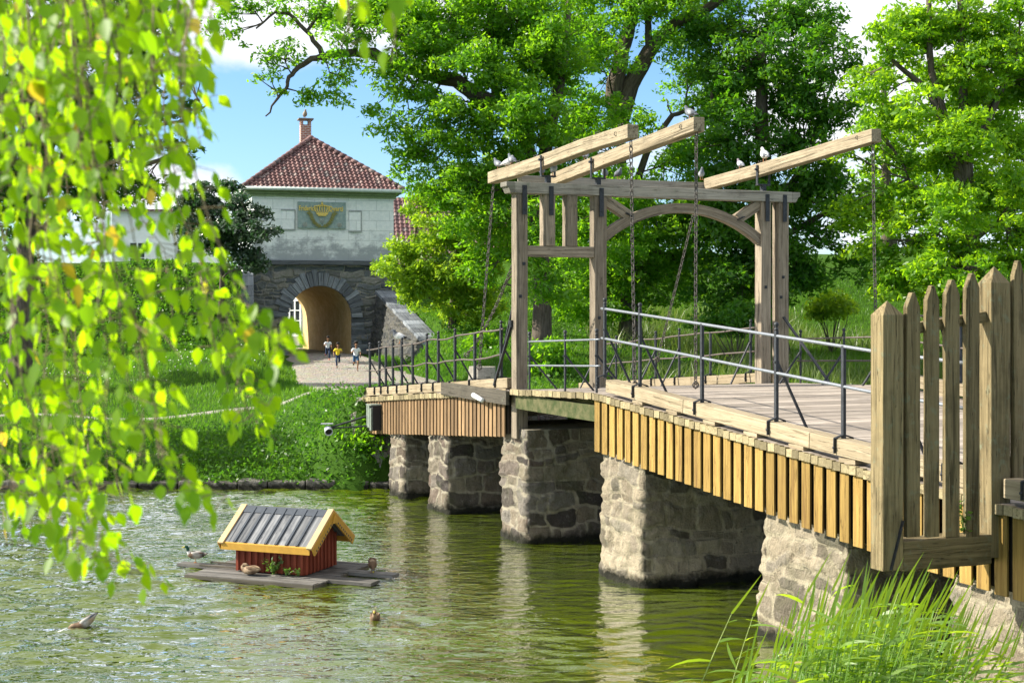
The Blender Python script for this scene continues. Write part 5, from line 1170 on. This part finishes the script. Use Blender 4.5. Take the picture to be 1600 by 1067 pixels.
for q in (.3,.62): mb=MB(); mb.box(D(-1.65,q-.2,.09),HP*.35,HQ*.022,Z*.012); mb.build('batten',M['dark_board'],rf)
M['barn']=wood('barn_red_boards',(.17,.038,.022),(.26,.065,.035),(.08,.02,.015),rv=.2,stain=.3)
M['ochre_p']=plain('ochre_yellow_paint',(.42,.23,.028),.55,0,.1,8); M['cream']=plain('pale_ochre_paint',(.50,.35,.18),.55,0,.08,8)
dh=thing('duck_house','small red duck house with yellow trim and grey plank roof','duck house',D(-.62,.55,.08))
LW,DW,WH=1.24,1.0,.53; z0=.08
mb=MB()
prof_=[(0,z0),(DW,z0),(DW,z0+WH),(DW/2,z0+WH+.36),(0,z0+WH)]
mb.prism([D(0,q,z) for q,z in prof_],-HP*LW); mb.loc=[(p[2],0,0) for p in mb.v]; wl=mb.build('wall',M['barn'],dh)
mb=MB(); x=.04
while x<LW: mb.box(D(-x,-.012,z0+WH/2),Z*WH/2,HP*.022,HQ*.012); x+=.118
x=.05
while x<DW: 
    hh=WH+.36*(1-abs(x-DW/2)/(DW/2)); mb.box(D(.012,x,z0+hh/2),Z*hh/2,HQ*.022,HP*.012); x+=.118
mb.build('batten',M['barn'],wl)
# roof
ov=.17; rise=.36+.03; ridge=z0+WH+.40; sl=.36/(DW/2)
def roofpt(p,q,dz=0): return D(p,q,ridge-abs(q-DW/2)*sl*1.0+dz)
M['rplank']=wood('grey_roof_planks',(.085,.09,.10),(.25,.255,.26),(.025,.03,.04),rv=.3,stain=.8,bs=.4); M['tar']=plain('dark_roof_batten',(.045,.055,.07),.6)
P0,P1=-LW-.17,.2
for s in (-1,1):
    qe=DW/2+s*(DW/2+ov)
    a=roofpt((P0+P1)/2,DW/2); b=roofpt((P0+P1)/2,qe); mid=(a+b)/2; d=(b-a)/2; nrm=d.cross(HP).normalized(); nrm=nrm if nrm.z>0 else -nrm
    mb=MB(); npl=8; wpl=(P1-P0-.1)/npl
    for k in range(npl):
        c=mid+HP*((P0+.05+wpl*(k+.5))-(P0+P1)/2); mb.box(c+nrm*.015,d,HP*(wpl/2-.004),nrm*.013,2)
    r_=mb.build('roof',M['rplank'],dh)
    mb=MB()
    for k in range(1,npl): mb.box(mid+HP*((P0+.05+wpl*k)-(P0+P1)/2)+nrm*.036,d*.97,HP*.018,nrm*.014)
    mb.box(a+nrm*.03+d.normalized()*.06,HP*(P1-P0)/2*.95,d.normalized()*.075,nrm*.01); mb.build('batten',M['tar'],r_)
    for p in (P0,P1): mb=MB(); mb.box(mid+HP*(p-(P0+P1)/2)+nrm*.035,d+d.normalized()*.03,HP*.05,nrm*.016); mb.build('roof_trim',M['cream'],dh,bevel=.004)
    for p in (P0-.05,P1+.05): mb=MB(); mb.box(mid+HP*(p-(P0+P1)/2)-nrm*.045,d+d.normalized()*.025,HP*.014,nrm*.07); mb.build('barge_board',M['ochre_p'],dh,bevel=.003)
    mb=MB(); mb.box(b-Z*.02+d.normalized()*.015,HP*((P1-P0)/2-.0),Z*.055,d.normalized()*.014); bt_=mb.build('fascia_board',M['ochre_p'],dh,bevel=.003)
    mb=MB()
    for k in range(11):
        c=a.lerp(b,.08+.085*k)+HP*(P1+.066-(P0+P1)/2)-nrm*.085; mb.prism([c-d.normalized()*.018+nrm*.02,c+d.normalized()*.018+nrm*.02,c-nrm*.022],HP*.004)
    mb.build('cut_ornament',M['tar'],bt_)
mb=MB(); mb.prism([D(P1+.07,DW/2-.09,ridge-.16),D(P1+.07,DW/2+.09,ridge-.16),D(P1+.07,DW/2,ridge-.02)],HP*.02); mb.build('gable_ornament',M['ochre_p'],dh)
weed('raft_plant','largest bushy green plant growing against the front of the duck house','plant',D(-.48,-.12,.085),.24,16,.2,.06,'plants on the raft')
weed('raft_plant','medium green plant in the middle of the row on the raft','plant',D(-.24,-.12,.085),.13,9,.14,.045,'plants on the raft')
weed('raft_plant','smallest green plant at the right front corner of the duck house','plant',D(-.03,-.14,.085),.13,6,.07,.045,'plants on the raft')

# ------------------------------------------------------------------ birds
t_=MT('feathers'); cc=t_.attr('col','Color'); n_=t_.noise(t_.obj(),40,4,.7); n2=t_.noise(t_.obj(),110,3,.7)
M['feather']=t_.principled(t_.mix(t_.mrange(n_,.4,.7,0,.5),cc,t_.mix(1.0,cc,(.45,.42,.4),'MULTIPLY')),.75,t_.bump(n2,.3,.004),spec=.2)
M['eye']=plain('bird_eye',(.01,.01,.01),.2); M['leg']=plain('orange_leg',(.4,.16,.06),.6)
def loft(mb,secs,n=12):
    """secs: (x,z,ry,rz,colour) sections along a spine; one continuous skin"""
    vs=[];cols=[]; m=len(secs)
    for i,(x,z,ry,rz,c) in enumerate(secs):
        a=secs[max(0,i-1)]; b=secs[min(m-1,i+1)]; d=Vector((b[0]-a[0],0,b[1]-a[1])); d=d.normalized() if d.length else Vector((1,0,0)); up=Vector((-d.z,0,d.x))
        for k in range(n):
            t=2*math.pi*k/n; vs.append(Vector((x,0,z))+Vector((0,1,0))*ry*math.cos(t)+up*rz*math.sin(t)); cols.append(c)
    b0=len(mb.v); mb.add(vs,[(i*n+k,i*n+(k+1)%n,(i+1)*n+(k+1)%n,(i+1)*n+k) for i in range(m-1) for k in range(n)]+[tuple(reversed(range(n))),tuple((m-1)*n+k for k in range(n))])
    mb.col[b0:]=cols
def wing(mb,side,x0,x1,z0,z1,w,c1,c2,yo):
    secs=[]; n=7
    vs=[];cols=[]
    for i in range(n):
        t=i/(n-1); x=x0+(x1-x0)*t; z=z0+(z1-z0)*t; h=w*math.sin(math.pi*min(1,.18+t*.78))**.7*(1-.35*t)
        yy=side*(yo*math.sin(math.pi*min(1,.25+.7*t))+.004)
        for q in (1,.35,-.35,-1): vs.append(Vector((x,yy*(1-.22*abs(q))+side*.004,z+h*q*.5))); cols.append(c1 if i<4 else c2)
        for q in (-1,-.35,.35,1): vs.append(Vector((x,yy*(1-.22*abs(q))-side*.006,z+h*q*.5))); cols.append(c2)
    b0=len(mb.v); mb.add(vs,[(8*i+k,8*i+(k+1)%8,8*i+8+(k+1)%8,8*i+8+k) for i in range(n-1) for k in range(8)]+[tuple(range(8)),tuple(8*(n-1)+k for k in range(8))]); mb.col[b0:]=cols
GREY=(.17,.185,.215); DGREY=(.09,.10,.12); PALE=(.36,.37,.39); WHT=(.68,.68,.67); SLATE=(.12,.14,.17)
def bird_parts(o,secs,wings,eye,legs,legmat='leg'):
    mb=MB(); loft(mb,secs); mb.build('body',M['feather'],o,smooth=True,local=True)
    for w in wings: mb=MB(); wing(mb,*w); mb.build('wing',M['feather'],o,smooth=True,local=True)
    if eye:
        for s in (-1,1): mb=MB(); mb.blob((eye[0],s*eye[1],eye[2]),eye[3],(1,.6,1),8,5); mb.build('eye',M['eye'],o,smooth=True,local=True)
    for (x,y,zt) in legs:
        mb=MB(); mb.tube([(x,y,zt),(x+.005,y,.004)],.006,6)
        for a in (-.5,0,.5,3.14): mb.tube([(x+.005,y,.006),(x+.005+.035*math.cos(a),y+.035*math.sin(a),.004)],[.005,.003],5)
        mb.build('leg',M[legmat],o,local=True)
def pigeon(label,p,rz,body=GREY,head=SLATE,wingc=PALE,tip=DGREY,sc=1.0,hunch=0.0,bank=0.0):
    o=thing('pigeon',label,'pigeon',p,rz,'pigeons resting on the bridge and the roof'); h=hunch
    secs=[(-.20,.075,.012,.004,tip),(-.17,.082,.028,.008,tip),(-.11,.098,.036,.022,body),(-.06,.115,.055,.05,body),(0,.13,.066,.066,body),(.05,.15,.06,.065,body),(.085,.178-h*.3,.045,.05,head),(.10,.208-h*.5,.03,.034,head),(.11,.232-h,.026,.028,head),(.128,.245-h,.024,.024,head),(.143,.243-h,.013,.014,head),(.152,.24-h,.007,.008,SLATE),(.168,.233-h,.003,.004,SLATE)]
    bird_parts(o,secs,[(s,.055,-.15,.145,.1,.085,wingc,tip,.062) for s in (-1,1)],(.133,.021,.249-h,.005),[(.0,.022,.075),(.0,-.022,.075)])
    o.scale=(sc,sc,sc); return o
def topz(P,u): return float(np.interp(u,[p[0] for p in P],[p[1] for p in P]))+.117
P1_,P2_,P3_=b1[1],b2[1],b3[1]
RU=math.atan2(UY,UX)
def onbeam(P,v,px):
    u=u_of(px,v); return B(u,v,topz(P,u))
pigeon('grey pigeon at the far tip of the bent beam, leftmost of three',onbeam(P1_,.74,779),RU+.3)
pigeon('pale whitish pigeon in the middle of the three on the bent beam',onbeam(P1_,.76,789)+V_*.05,RU-2.6,WHT,PALE,WHT,PALE)
pigeon('blue grey pigeon nearest the clevis of the bent beam, rightmost of three',onbeam(P1_,.74,800),RU+.1,GREY,SLATE,PALE)
pigeon('pigeon facing forward on the clevis plate of the bent beam',B(.12,.86,HT+.15),-1.4,PALE,GREY,PALE)
pigeon('grey pigeon on the cross beam between the two left balance beams',B(2.33,1.62,6.95),-1.5,GREY,SLATE,PALE,hunch=.01)
pigeon('grey pigeon halfway up the long middle beam',onbeam(P2_,1.78,915),RU-.2,GREY,SLATE,GREY)
pigeon('left one of two pigeons on the cross beam behind the header',B(2.33,3.05,6.95),-1.8,GREY,GREY,PALE,hunch=.01)
pigeon('right one of two pigeons on the cross beam behind the header',B(2.33,3.36,6.95),-1.2,DGREY,SLATE,GREY,hunch=.02)
pigeon('dark pigeon on the raised tip of the middle beam',onbeam(P2_,1.78,1079),RU+.2,GREY,DGREY,PALE)
pigeon('pigeon at the low far end of the right beam',onbeam(P3_,5.44,1096),-1.6,PALE,GREY,PALE)
pigeon('small grey pigeon with a mauve head on the right beam',onbeam(P3_,5.44,1157),RU-.1,(.42,.43,.46),(.2,.17,.2),(.5,.52,.56),GREY,.92)
pigeon('white headed pigeon standing above the right clevis',onbeam(P3_,5.44,1195),RU-.25,WHT,WHT,(.5,.52,.55),DGREY,1.25)
pigeon('bird perched on top of the red brick chimney',CHIM,-1.3,(.3,.26,.22),(.34,.27,.2),(.3,.26,.22),sc=1.7)
u_=u_of(625,.1); pigeon('white and black pigeon perched on the dark left handrail',B(u_,.1,zd(u_)+.225+.96),RU+1.2,WHT,DGREY,WHT,(.03,.03,.03),1.25)
# ducks
GRN=(.01,.06,.04); BRN=(.12,.075,.045); TAN=(.30,.22,.14); LG=(.34,.33,.31); BLK=(.02,.02,.022); YEL=(.42,.36,.06)
def duck(label,p,rz,kind,sc=1.0):
    o=thing('duck',label,'duck',p,rz,'ducks on and around the raft')
    if kind=='drake':
        secs=[(-.25,.20,.012,.008,BLK),(-.21,.185,.035,.02,LG),(-.16,.175,.06,.05,BLK),(-.08,.17,.088,.08,LG),(0,.165,.095,.088,LG),(.08,.165,.085,.082,BRN),(.13,.185,.06,.065,BRN),(.155,.225,.036,.036,WHT),(.165,.265,.033,.033,GRN),(.172,.305,.036,.034,GRN),(.192,.338,.038,.034,GRN),(.225,.345,.03,.028,GRN),(.245,.335,.019,.014,YEL),(.275,.325,.02,.008,YEL),(.30,.318,.012,.005,YEL)]
        bird_parts(o,secs,[(s,.09,-.2,.20,.19,.1,LG,BRN,.09) for s in (-1,1)],(.215,.03,.35,.007),[(0,.03,.09),(.01,-.03,.09)])
    elif kind=='sleep':
        secs=[(-.24,.11,.012,.008,BRN),(-.19,.105,.05,.025,TAN),(-.1,.09,.09,.065,BRN),(0,.085,.1,.08,TAN),(.08,.085,.09,.078,TAN),(.14,.10,.06,.06,BRN),(.165,.14,.04,.04,TAN),(.14,.175,.036,.036,BRN),(.10,.18,.034,.032,TAN),(.06,.17,.022,.018,BRN),(.03,.16,.014,.008,DGREY)]
        bird_parts(o,secs,[(s,.07,-.2,.115,.13,.1,BRN,TAN,.092) for s in (-1,1)],(.12,.03,.19,.006),[])
    elif kind=='preen':
        secs=[(-.2,.26,.012,.008,DGREY),(-.16,.24,.04,.03,BRN),(-.09,.2,.08,.07,BRN),(0,.165,.095,.09,TAN),(.07,.15,.085,.085,BRN),(.12,.135,.055,.06,BRN),(.15,.115,.036,.038,BRN),(.17,.085,.032,.032,BRN),(.18,.06,.03,.028,DGREY),(.195,.038,.014,.012,YEL),(.215,.025,.009,.006,YEL)]
        bird_parts(o,secs,[(s,.07,-.17,.2,.26,.1,BRN,TAN,.088) for s in (-1,1)],(.175,.028,.07,.006),[(0,.03,.09),(.01,-.03,.09)])
    elif kind=='swim':
        secs=[(-.22,.10,.012,.008,DGREY),(-.18,.08,.05,.03,BRN),(-.1,.045,.09,.07,BRN),(0,.035,.1,.085,TAN),(.08,.04,.085,.078,BRN),(.13,.075,.052,.055,BRN),(.15,.12,.034,.034,TAN),(.16,.16,.034,.034,BRN),(.185,.19,.034,.03,BRN),(.215,.19,.026,.023,TAN),(.235,.182,.016,.011,YEL),(.27,.172,.012,.005,YEL)]
        bird_parts(o,secs,[(s,.08,-.18,.07,.08,.085,BRN,TAN,.094) for s in (-1,1)],(.2,.029,.197,.006),[])
    else:                               # dabbling, tail up
        secs=[(-.26,.25,.012,.008,BLK),(-.22,.215,.04,.025,LG),(-.15,.15,.075,.06,TAN),(-.07,.085,.09,.08,LG),(0,.045,.085,.078,BRN),(.07,.03,.065,.06,BRN),(.12,.035,.045,.045,BRN),(.16,.03,.04,.038,TAN),(.2,.0,.034,.03,BRN),(.22,-.04,.02,.018,BRN)]
        bird_parts(o,secs,[(s,.03,-.24,.08,.24,.09,LG,DGREY,.085) for s in (-1,1)],None,[])
    o.scale=(sc,sc,sc); return o
duck('green headed drake standing on one end of the raft',D(-2.25,.35,.075),R(183),'drake',.78)
duck('brown duck sleeping in front of the duck house beside the plants',D(-.86,-.2,.068),R(158),'sleep',.85)
duck('brown duck preening on the right end of the raft',D(.82,.74,.06),R(-80),'preen',.78)
pd=W(586,972,19.6); duck('brown duck swimming towards the camera in front of the raft',(pd.x,pd.y,.0),R(-88),'swim',.75)
pd=W(128,984,19.1); duck('duck dabbling at the lower left with its tail tipped up',(pd.x,pd.y,.0),R(188),'dab',.8)
pd=W(97,988,18.8); o=thing('feather','small white feather floating left of the dabbling duck','feather',(pd.x,pd.y,.01)); mb=MB(); mb.prism([(-.06,0,.0),(0,.03,.02),(.07,0,.05),(0,-.03,.02)],Vector((0,0,.008))); mb.build('vane',M['daisy'],o,local=True)

# ------------------------------------------------------------------ three running children
M['skin']=plain('brown_skin',(.28,.15,.085),.6,0,.08,30,.03); M['hair']=plain('black_hair',(.012,.01,.009),.6,0,.3,60,.3)
M['tee']=plain('white_shirt',(.70,.73,.78),.85,0,.06,14,.2); M['yel']=plain('yellow_shirt',(.72,.55,.03),.85,0,.08,14,.2); M['jean']=plain('navy_trousers',(.025,.04,.09),.85,0,.2,20,.2); M['short']=plain('blue_shorts',(.04,.10,.2),.85,0,.2,20,.2); M['shoe']=plain('dark_shoes',(.02,.022,.028),.6)
M['eyew']=plain('eye_white',(.6,.6,.6),.4); M['redshoe']=plain('reddish_shoes',(.3,.06,.06),.6)
def skin(name,V,E,Rd,mat,parent,root=0,sub=2):
    me=bpy.data.meshes.new(name); me.from_pydata([tuple(v) for v in V],E,[]); o=bpy.data.objects.new(name,me); COL.objects.link(o)
    sk=o.modifiers.new('skin','SKIN'); sk.use_smooth_shade=True
    for i,r in enumerate(Rd): me.skin_vertices[0].data[i].radius=(r,r) if not hasattr(r,'__len__') else r
    me.skin_vertices[0].data[root].use_root=True
    if sub: s=o.modifiers.new('sub','SUBSURF'); s.levels=1; s.render_levels=sub
    me.materials.append(mat); o.parent=parent; return o
def child(label,p,rz,h,shirt,legs,shoes,ph,longp):
    """a running child facing local -Y; ph=+1: left knee forward"""
    o=thing('person',label,'child',p,rz); s=h/1.2
    def S(x,y,z): return Vector((x*s,y*s,z*s))
    lean=-.06
    pel=S(0,0,.60); chest=S(0,lean*.7,.80); neck=S(0,lean*1.1,.955); head0=S(0,lean*1.2,1.02); head=S(0,lean*1.45,1.10)
    hipA,kneeA,ankA,toeA=S(ph*.06,0,.57),S(ph*.065,-.17,.36),S(ph*.05,-.10,.075),S(ph*.05,-.23,.03)
    hipB,kneeB,ankB,toeB=S(-ph*.06,0,.57),S(-ph*.06,.03,.31),S(-ph*.05,.24,.33),S(-ph*.05,.33,.22)
    shA,elA,wrA=S(-ph*.125,lean,.885),S(-ph*.19,-.10,.72),S(-ph*.14,-.26,.80)
    shB,elB,wrB=S(ph*.125,lean,.885),S(ph*.20,.11,.73),S(ph*.18,-.02,.60)
    V=[pel,chest,neck,head0,head,hipA,kneeA,ankA,toeA,hipB,kneeB,ankB,toeB,shA,elA,wrA,shB,elB,wrB]
    E=[(0,1),(1,2),(2,3),(3,4),(0,5),(5,6),(6,7),(7,8),(0,9),(9,10),(10,11),(11,12),(1,13),(13,14),(14,15),(1,16),(16,17),(17,18)]
    rd=[.075,.078,.032,.055,.078,.055,.04,.026,.022,.055,.04,.026,.022,.036,.025,.019,.036,.025,.019]
    for w,el,sg in ((15,14,-ph),(18,17,ph)):      # palms and five fingers
        d=(V[w]-V[el]).normalized(); sd=d.cross(Vector((0,0,1))).normalized(); up=sd.cross(d)
        V.append(V[w]+d*.045*s); pi=len(V)-1; E.append((w,pi)); rd.append(.017)
        for f,(q,l) in enumerate(((-1.2,.026),(-.45,.038),(.3,.042),(1.0,.036),(1.7,.028))):
            a=V[pi]+sd*q*.009*s+d*(.012*s if f else -.01*s); V.append(a); E.append((pi,len(V)-1)); rd.append(.0065)
            V.append(a+(d*.6-up*.6+(sd*-.5 if f==0 else sd*0)).normalized()*l*s); E.append((len(V)-2,len(V)-1)); rd.append(.005)
    skin('body',V,E,[r*s for r in rd],M['skin'],o)
    hm=MB(); hc=head+S(0,.012,.028); hm.blob(hc,.088*s,(.98,1.03,.92),14,9); hm.v=[v if v[2]>hc.z-.01*s or v[1]>hc.y+.03*s else (v[0]*.8,hc.y+abs(v[1]-hc.y)*.3,max(v[2],hc.z+.01*s)) for v in hm.v]; hm.build('hair',M['hair'],o,smooth=True,local=True)
    for sx in (-1,1):
        e=MB(); e.blob(head+S(sx*.03,-.072,.005),.011*s,(1.2,.6,.8),8,5); e.build('eye',M['eye'],o,local=True)
        e=MB(); e.blob(head+S(sx*.078,.0,-.005),.02*s,(.4,.7,1),8,5); e.build('ear',M['skin'],o,smooth=True,local=True)
    e=MB(); e.blob(head+S(0,-.083,-.018),.014*s,(.8,1,1.1),8,5); e.build('nose',M['skin'],o,smooth=True,local=True)
    e=MB(); e.blob(head+S(0,-.072,-.048),.02*s,(1.1,.5,.28),8,5); e.build('mouth',plain('lips',(.3,.1,.08),.5),o,local=True)
    TV=[S(0,.0,.55),pel+S(0,0,.07),chest,neck-S(0,0,.035),shA,shA.lerp(elA,.75),shB,shB.lerp(elB,.75)]
    skin('shirt',TV,[(0,1),(1,2),(2,3),(2,4),(4,5),(2,6),(6,7)],[r*s for r in (.1,.097,.094,.045,.052,.045,.052,.045)],M[shirt],o)
    f=1.0 if longp else .62
    def lp(a,b,t): return a.lerp(b,t)
    if longp: PV=[pel,hipA,kneeA,ankA+S(0,0,.02),hipB,kneeB,ankB]; PE=[(0,1),(1,2),(2,3),(0,4),(4,5),(5,6)]; PR=[.088,.066,.052,.04,.066,.052,.04]
    else: PV=[pel,hipA,lp(hipA,kneeA,.85),hipB,lp(hipB,kneeB,.85)]; PE=[(0,1),(1,2),(0,3),(3,4)]; PR=[.088,.07,.066,.07,.066]
    skin('trousers' if longp else 'shorts',PV,PE,[r*s for r in PR],M[legs],o)
    for a,t in ((ankA,toeA),(ankB,toeB)):
        skin('shoe',[a+(a-t)*.25,a.lerp(t,.3)-(S(0,0,.02) if a is ankA else S(0,0,0)),t],[(0,1),(1,2)],[.03*s,.036*s,.026*s],M[shoes],o)
    return o
def kid(px,py,Y,*a):
    x=(px-800)/F*Y; z=float(hgt(x,Y))+.055; return child(a[0],(x,Y,z),*a[1:])
kid(556,582,54.5,'boy in a white shirt and blue shorts running ahead on the path',R(14),1.16,'tee','short','shoe',1,False)
kid(528,577,56.0,'child in a yellow shirt and navy trousers running in the middle',R(8),1.02,'yel','jean','shoe',-1,True)
kid(512,560,59.5,'child in a white shirt and dark trousers running out of the arch',R(18),1.02,'tee','jean','redshoe',1,True)
# ------------------------------------------------------------------ sky, sun, camera
SUN_EL=R(34); sx,sy=-.99,.07; SUN_AZ=math.atan2(sx,sy)     # azimuth measured from +Y towards +X
sd=Vector((sx,sy,0)).normalized()*math.cos(SUN_EL)+Z*math.sin(SUN_EL)
wd=bpy.data.worlds.new('World'); SC.world=wd; wd.use_nodes=True; nt=wd.node_tree; nt.nodes.clear()
out=nt.nodes.new('ShaderNodeOutputWorld'); bg=nt.nodes.new('ShaderNodeBackground'); nt.links.new(bg.outputs[0],out.inputs[0])
sky=nt.nodes.new('ShaderNodeTexSky'); sky.sky_type='NISHITA'; sky.sun_disc=False; sky.sun_elevation=SUN_EL; sky.sun_rotation=SUN_AZ; sky.altitude=50; sky.air_density=1.1; sky.dust_density=.25; sky.ozone_density=2.5
tc=nt.nodes.new('ShaderNodeTexCoord')
def nn(ty,ins=None,**kw):
    n=nt.nodes.new(ty)
    for k,v in kw.items(): setattr(n,k,v)
    for k,v in (ins or {}).items():
        if isinstance(v,bpy.types.NodeSocket): nt.links.new(v,n.inputs[k])
        else: n.inputs[k].default_value=v
    return n
dirv=nn('ShaderNodeVectorMath',{0:tc.outputs['Generated']},operation='NORMALIZE').outputs[0]
def mth(op,a,b=0.0): return nn('ShaderNodeMath',{0:a,1:b},operation=op).outputs[0]
nz1=nn('ShaderNodeTexNoise',{'Vector':nn('ShaderNodeVectorMath',{0:dirv,1:(1,1,1.7)},operation='MULTIPLY').outputs[0],'Scale':7.0,'Detail':8.0,'Roughness':.58}).outputs['Fac']
nz2=nn('ShaderNodeTexNoise',{'Vector':dirv,'Scale':2.2,'Detail':3.0}).outputs['Fac']
tot=None
for px,py,r,wt in ((410,40,.12,.6),(560,20,.10,.5),(400,110,.05,.35),(520,100,.06,.3),(385,272,.03,1.0),(310,285,.04,.8),(200,330,.08,.5),(1030,230,.06,.5),(1340,60,.09,.7),(800,30,.12,.5),(1500,150,.15,.6),(470,215,.075,-1.0),(590,205,.07,-1.0),(540,290,.06,-.8),(310,220,.05,-.7),(380,210,.05,-.6),(1000,140,.04,-.5),(100,40,.12,.6)):
    v=Vector(((px-800)/F,1,(HY-py)/F)).normalized(); dt=nn('ShaderNodeVectorMath',{0:dirv,1:tuple(v)},operation='DISTANCE').outputs['Value']
    g=nn('ShaderNodeMapRange',{0:dt,1:0.0,2:r*1.5,3:wt,4:0.0},interpolation_type='SMOOTHSTEP').outputs[0]; tot=g if tot is None else mth('ADD',tot,g)
el=nn('ShaderNodeSeparateXYZ',{0:dirv}).outputs[2]
hi=nn('ShaderNodeMapRange',{0:el,1:.22,2:.5,3:0.0,4:.78}).outputs[0]
cl=mth('ADD',mth('ADD',mth('MULTIPLY',tot,.55),mth('MULTIPLY',mth('SUBTRACT',nz1,.5),1.3)),mth('ADD',mth('MULTIPLY',mth('SUBTRACT',nz2,.5),.6),hi))
cm=nn('ShaderNodeMapRange',{0:cl,1:.08,2:.42,3:0.0,4:1.0},interpolation_type='SMOOTHSTEP').outputs[0]
mx=nn('ShaderNodeMix',{0:cm},data_type='RGBA'); 
tint=nn('ShaderNodeMix',{0:1.0},data_type='RGBA',blend_type='MULTIPLY'); nt.links.new(sky.outputs[0],tint.inputs[6]); tint.inputs[7].default_value=(.98,1.26,1.62,1)
nt.links.new(tint.outputs[2],mx.inputs[6]); mx.inputs[7].default_value=(8.8,9.0,9.4,1)
nt.links.new(mx.outputs[2],bg.inputs[0]); bg.inputs[1].default_value=.056
sl=bpy.data.lights.new('sun','SUN'); sl.energy=5.0; sl.angle=R(.5); sl.color=(1,.93,.80); so=bpy.data.objects.new('sun',sl); COL.objects.link(so); so.rotation_euler=sd.to_track_quat('Z','Y').to_euler(); so.location=(-30,10,40)
cam=bpy.data.cameras.new('camera'); co=bpy.data.objects.new('camera',cam); COL.objects.link(co); SC.camera=co
co.location=(0,0,CZ); co.rotation_euler=(R(90),0,0); cam.sensor_width=36; cam.lens=36*F/1600; cam.shift_y=-(533.5-HY)/1600; cam.clip_end=3000; cam.clip_start=.05
cam.dof.use_dof=True; cam.dof.focus_distance=24; cam.dof.aperture_fstop=5.0; cam.dof.aperture_blades=9
SC.view_settings.view_transform='Standard'; SC.view_settings.look='None'; SC.view_settings.exposure=1.25; SC.view_settings.gamma=1.0
SC.cycles.max_bounces=8; SC.cycles.transparent_max_bounces=8; SC.cycles.sample_clamp_indirect=4.0
SC.cycles.use_denoising=True
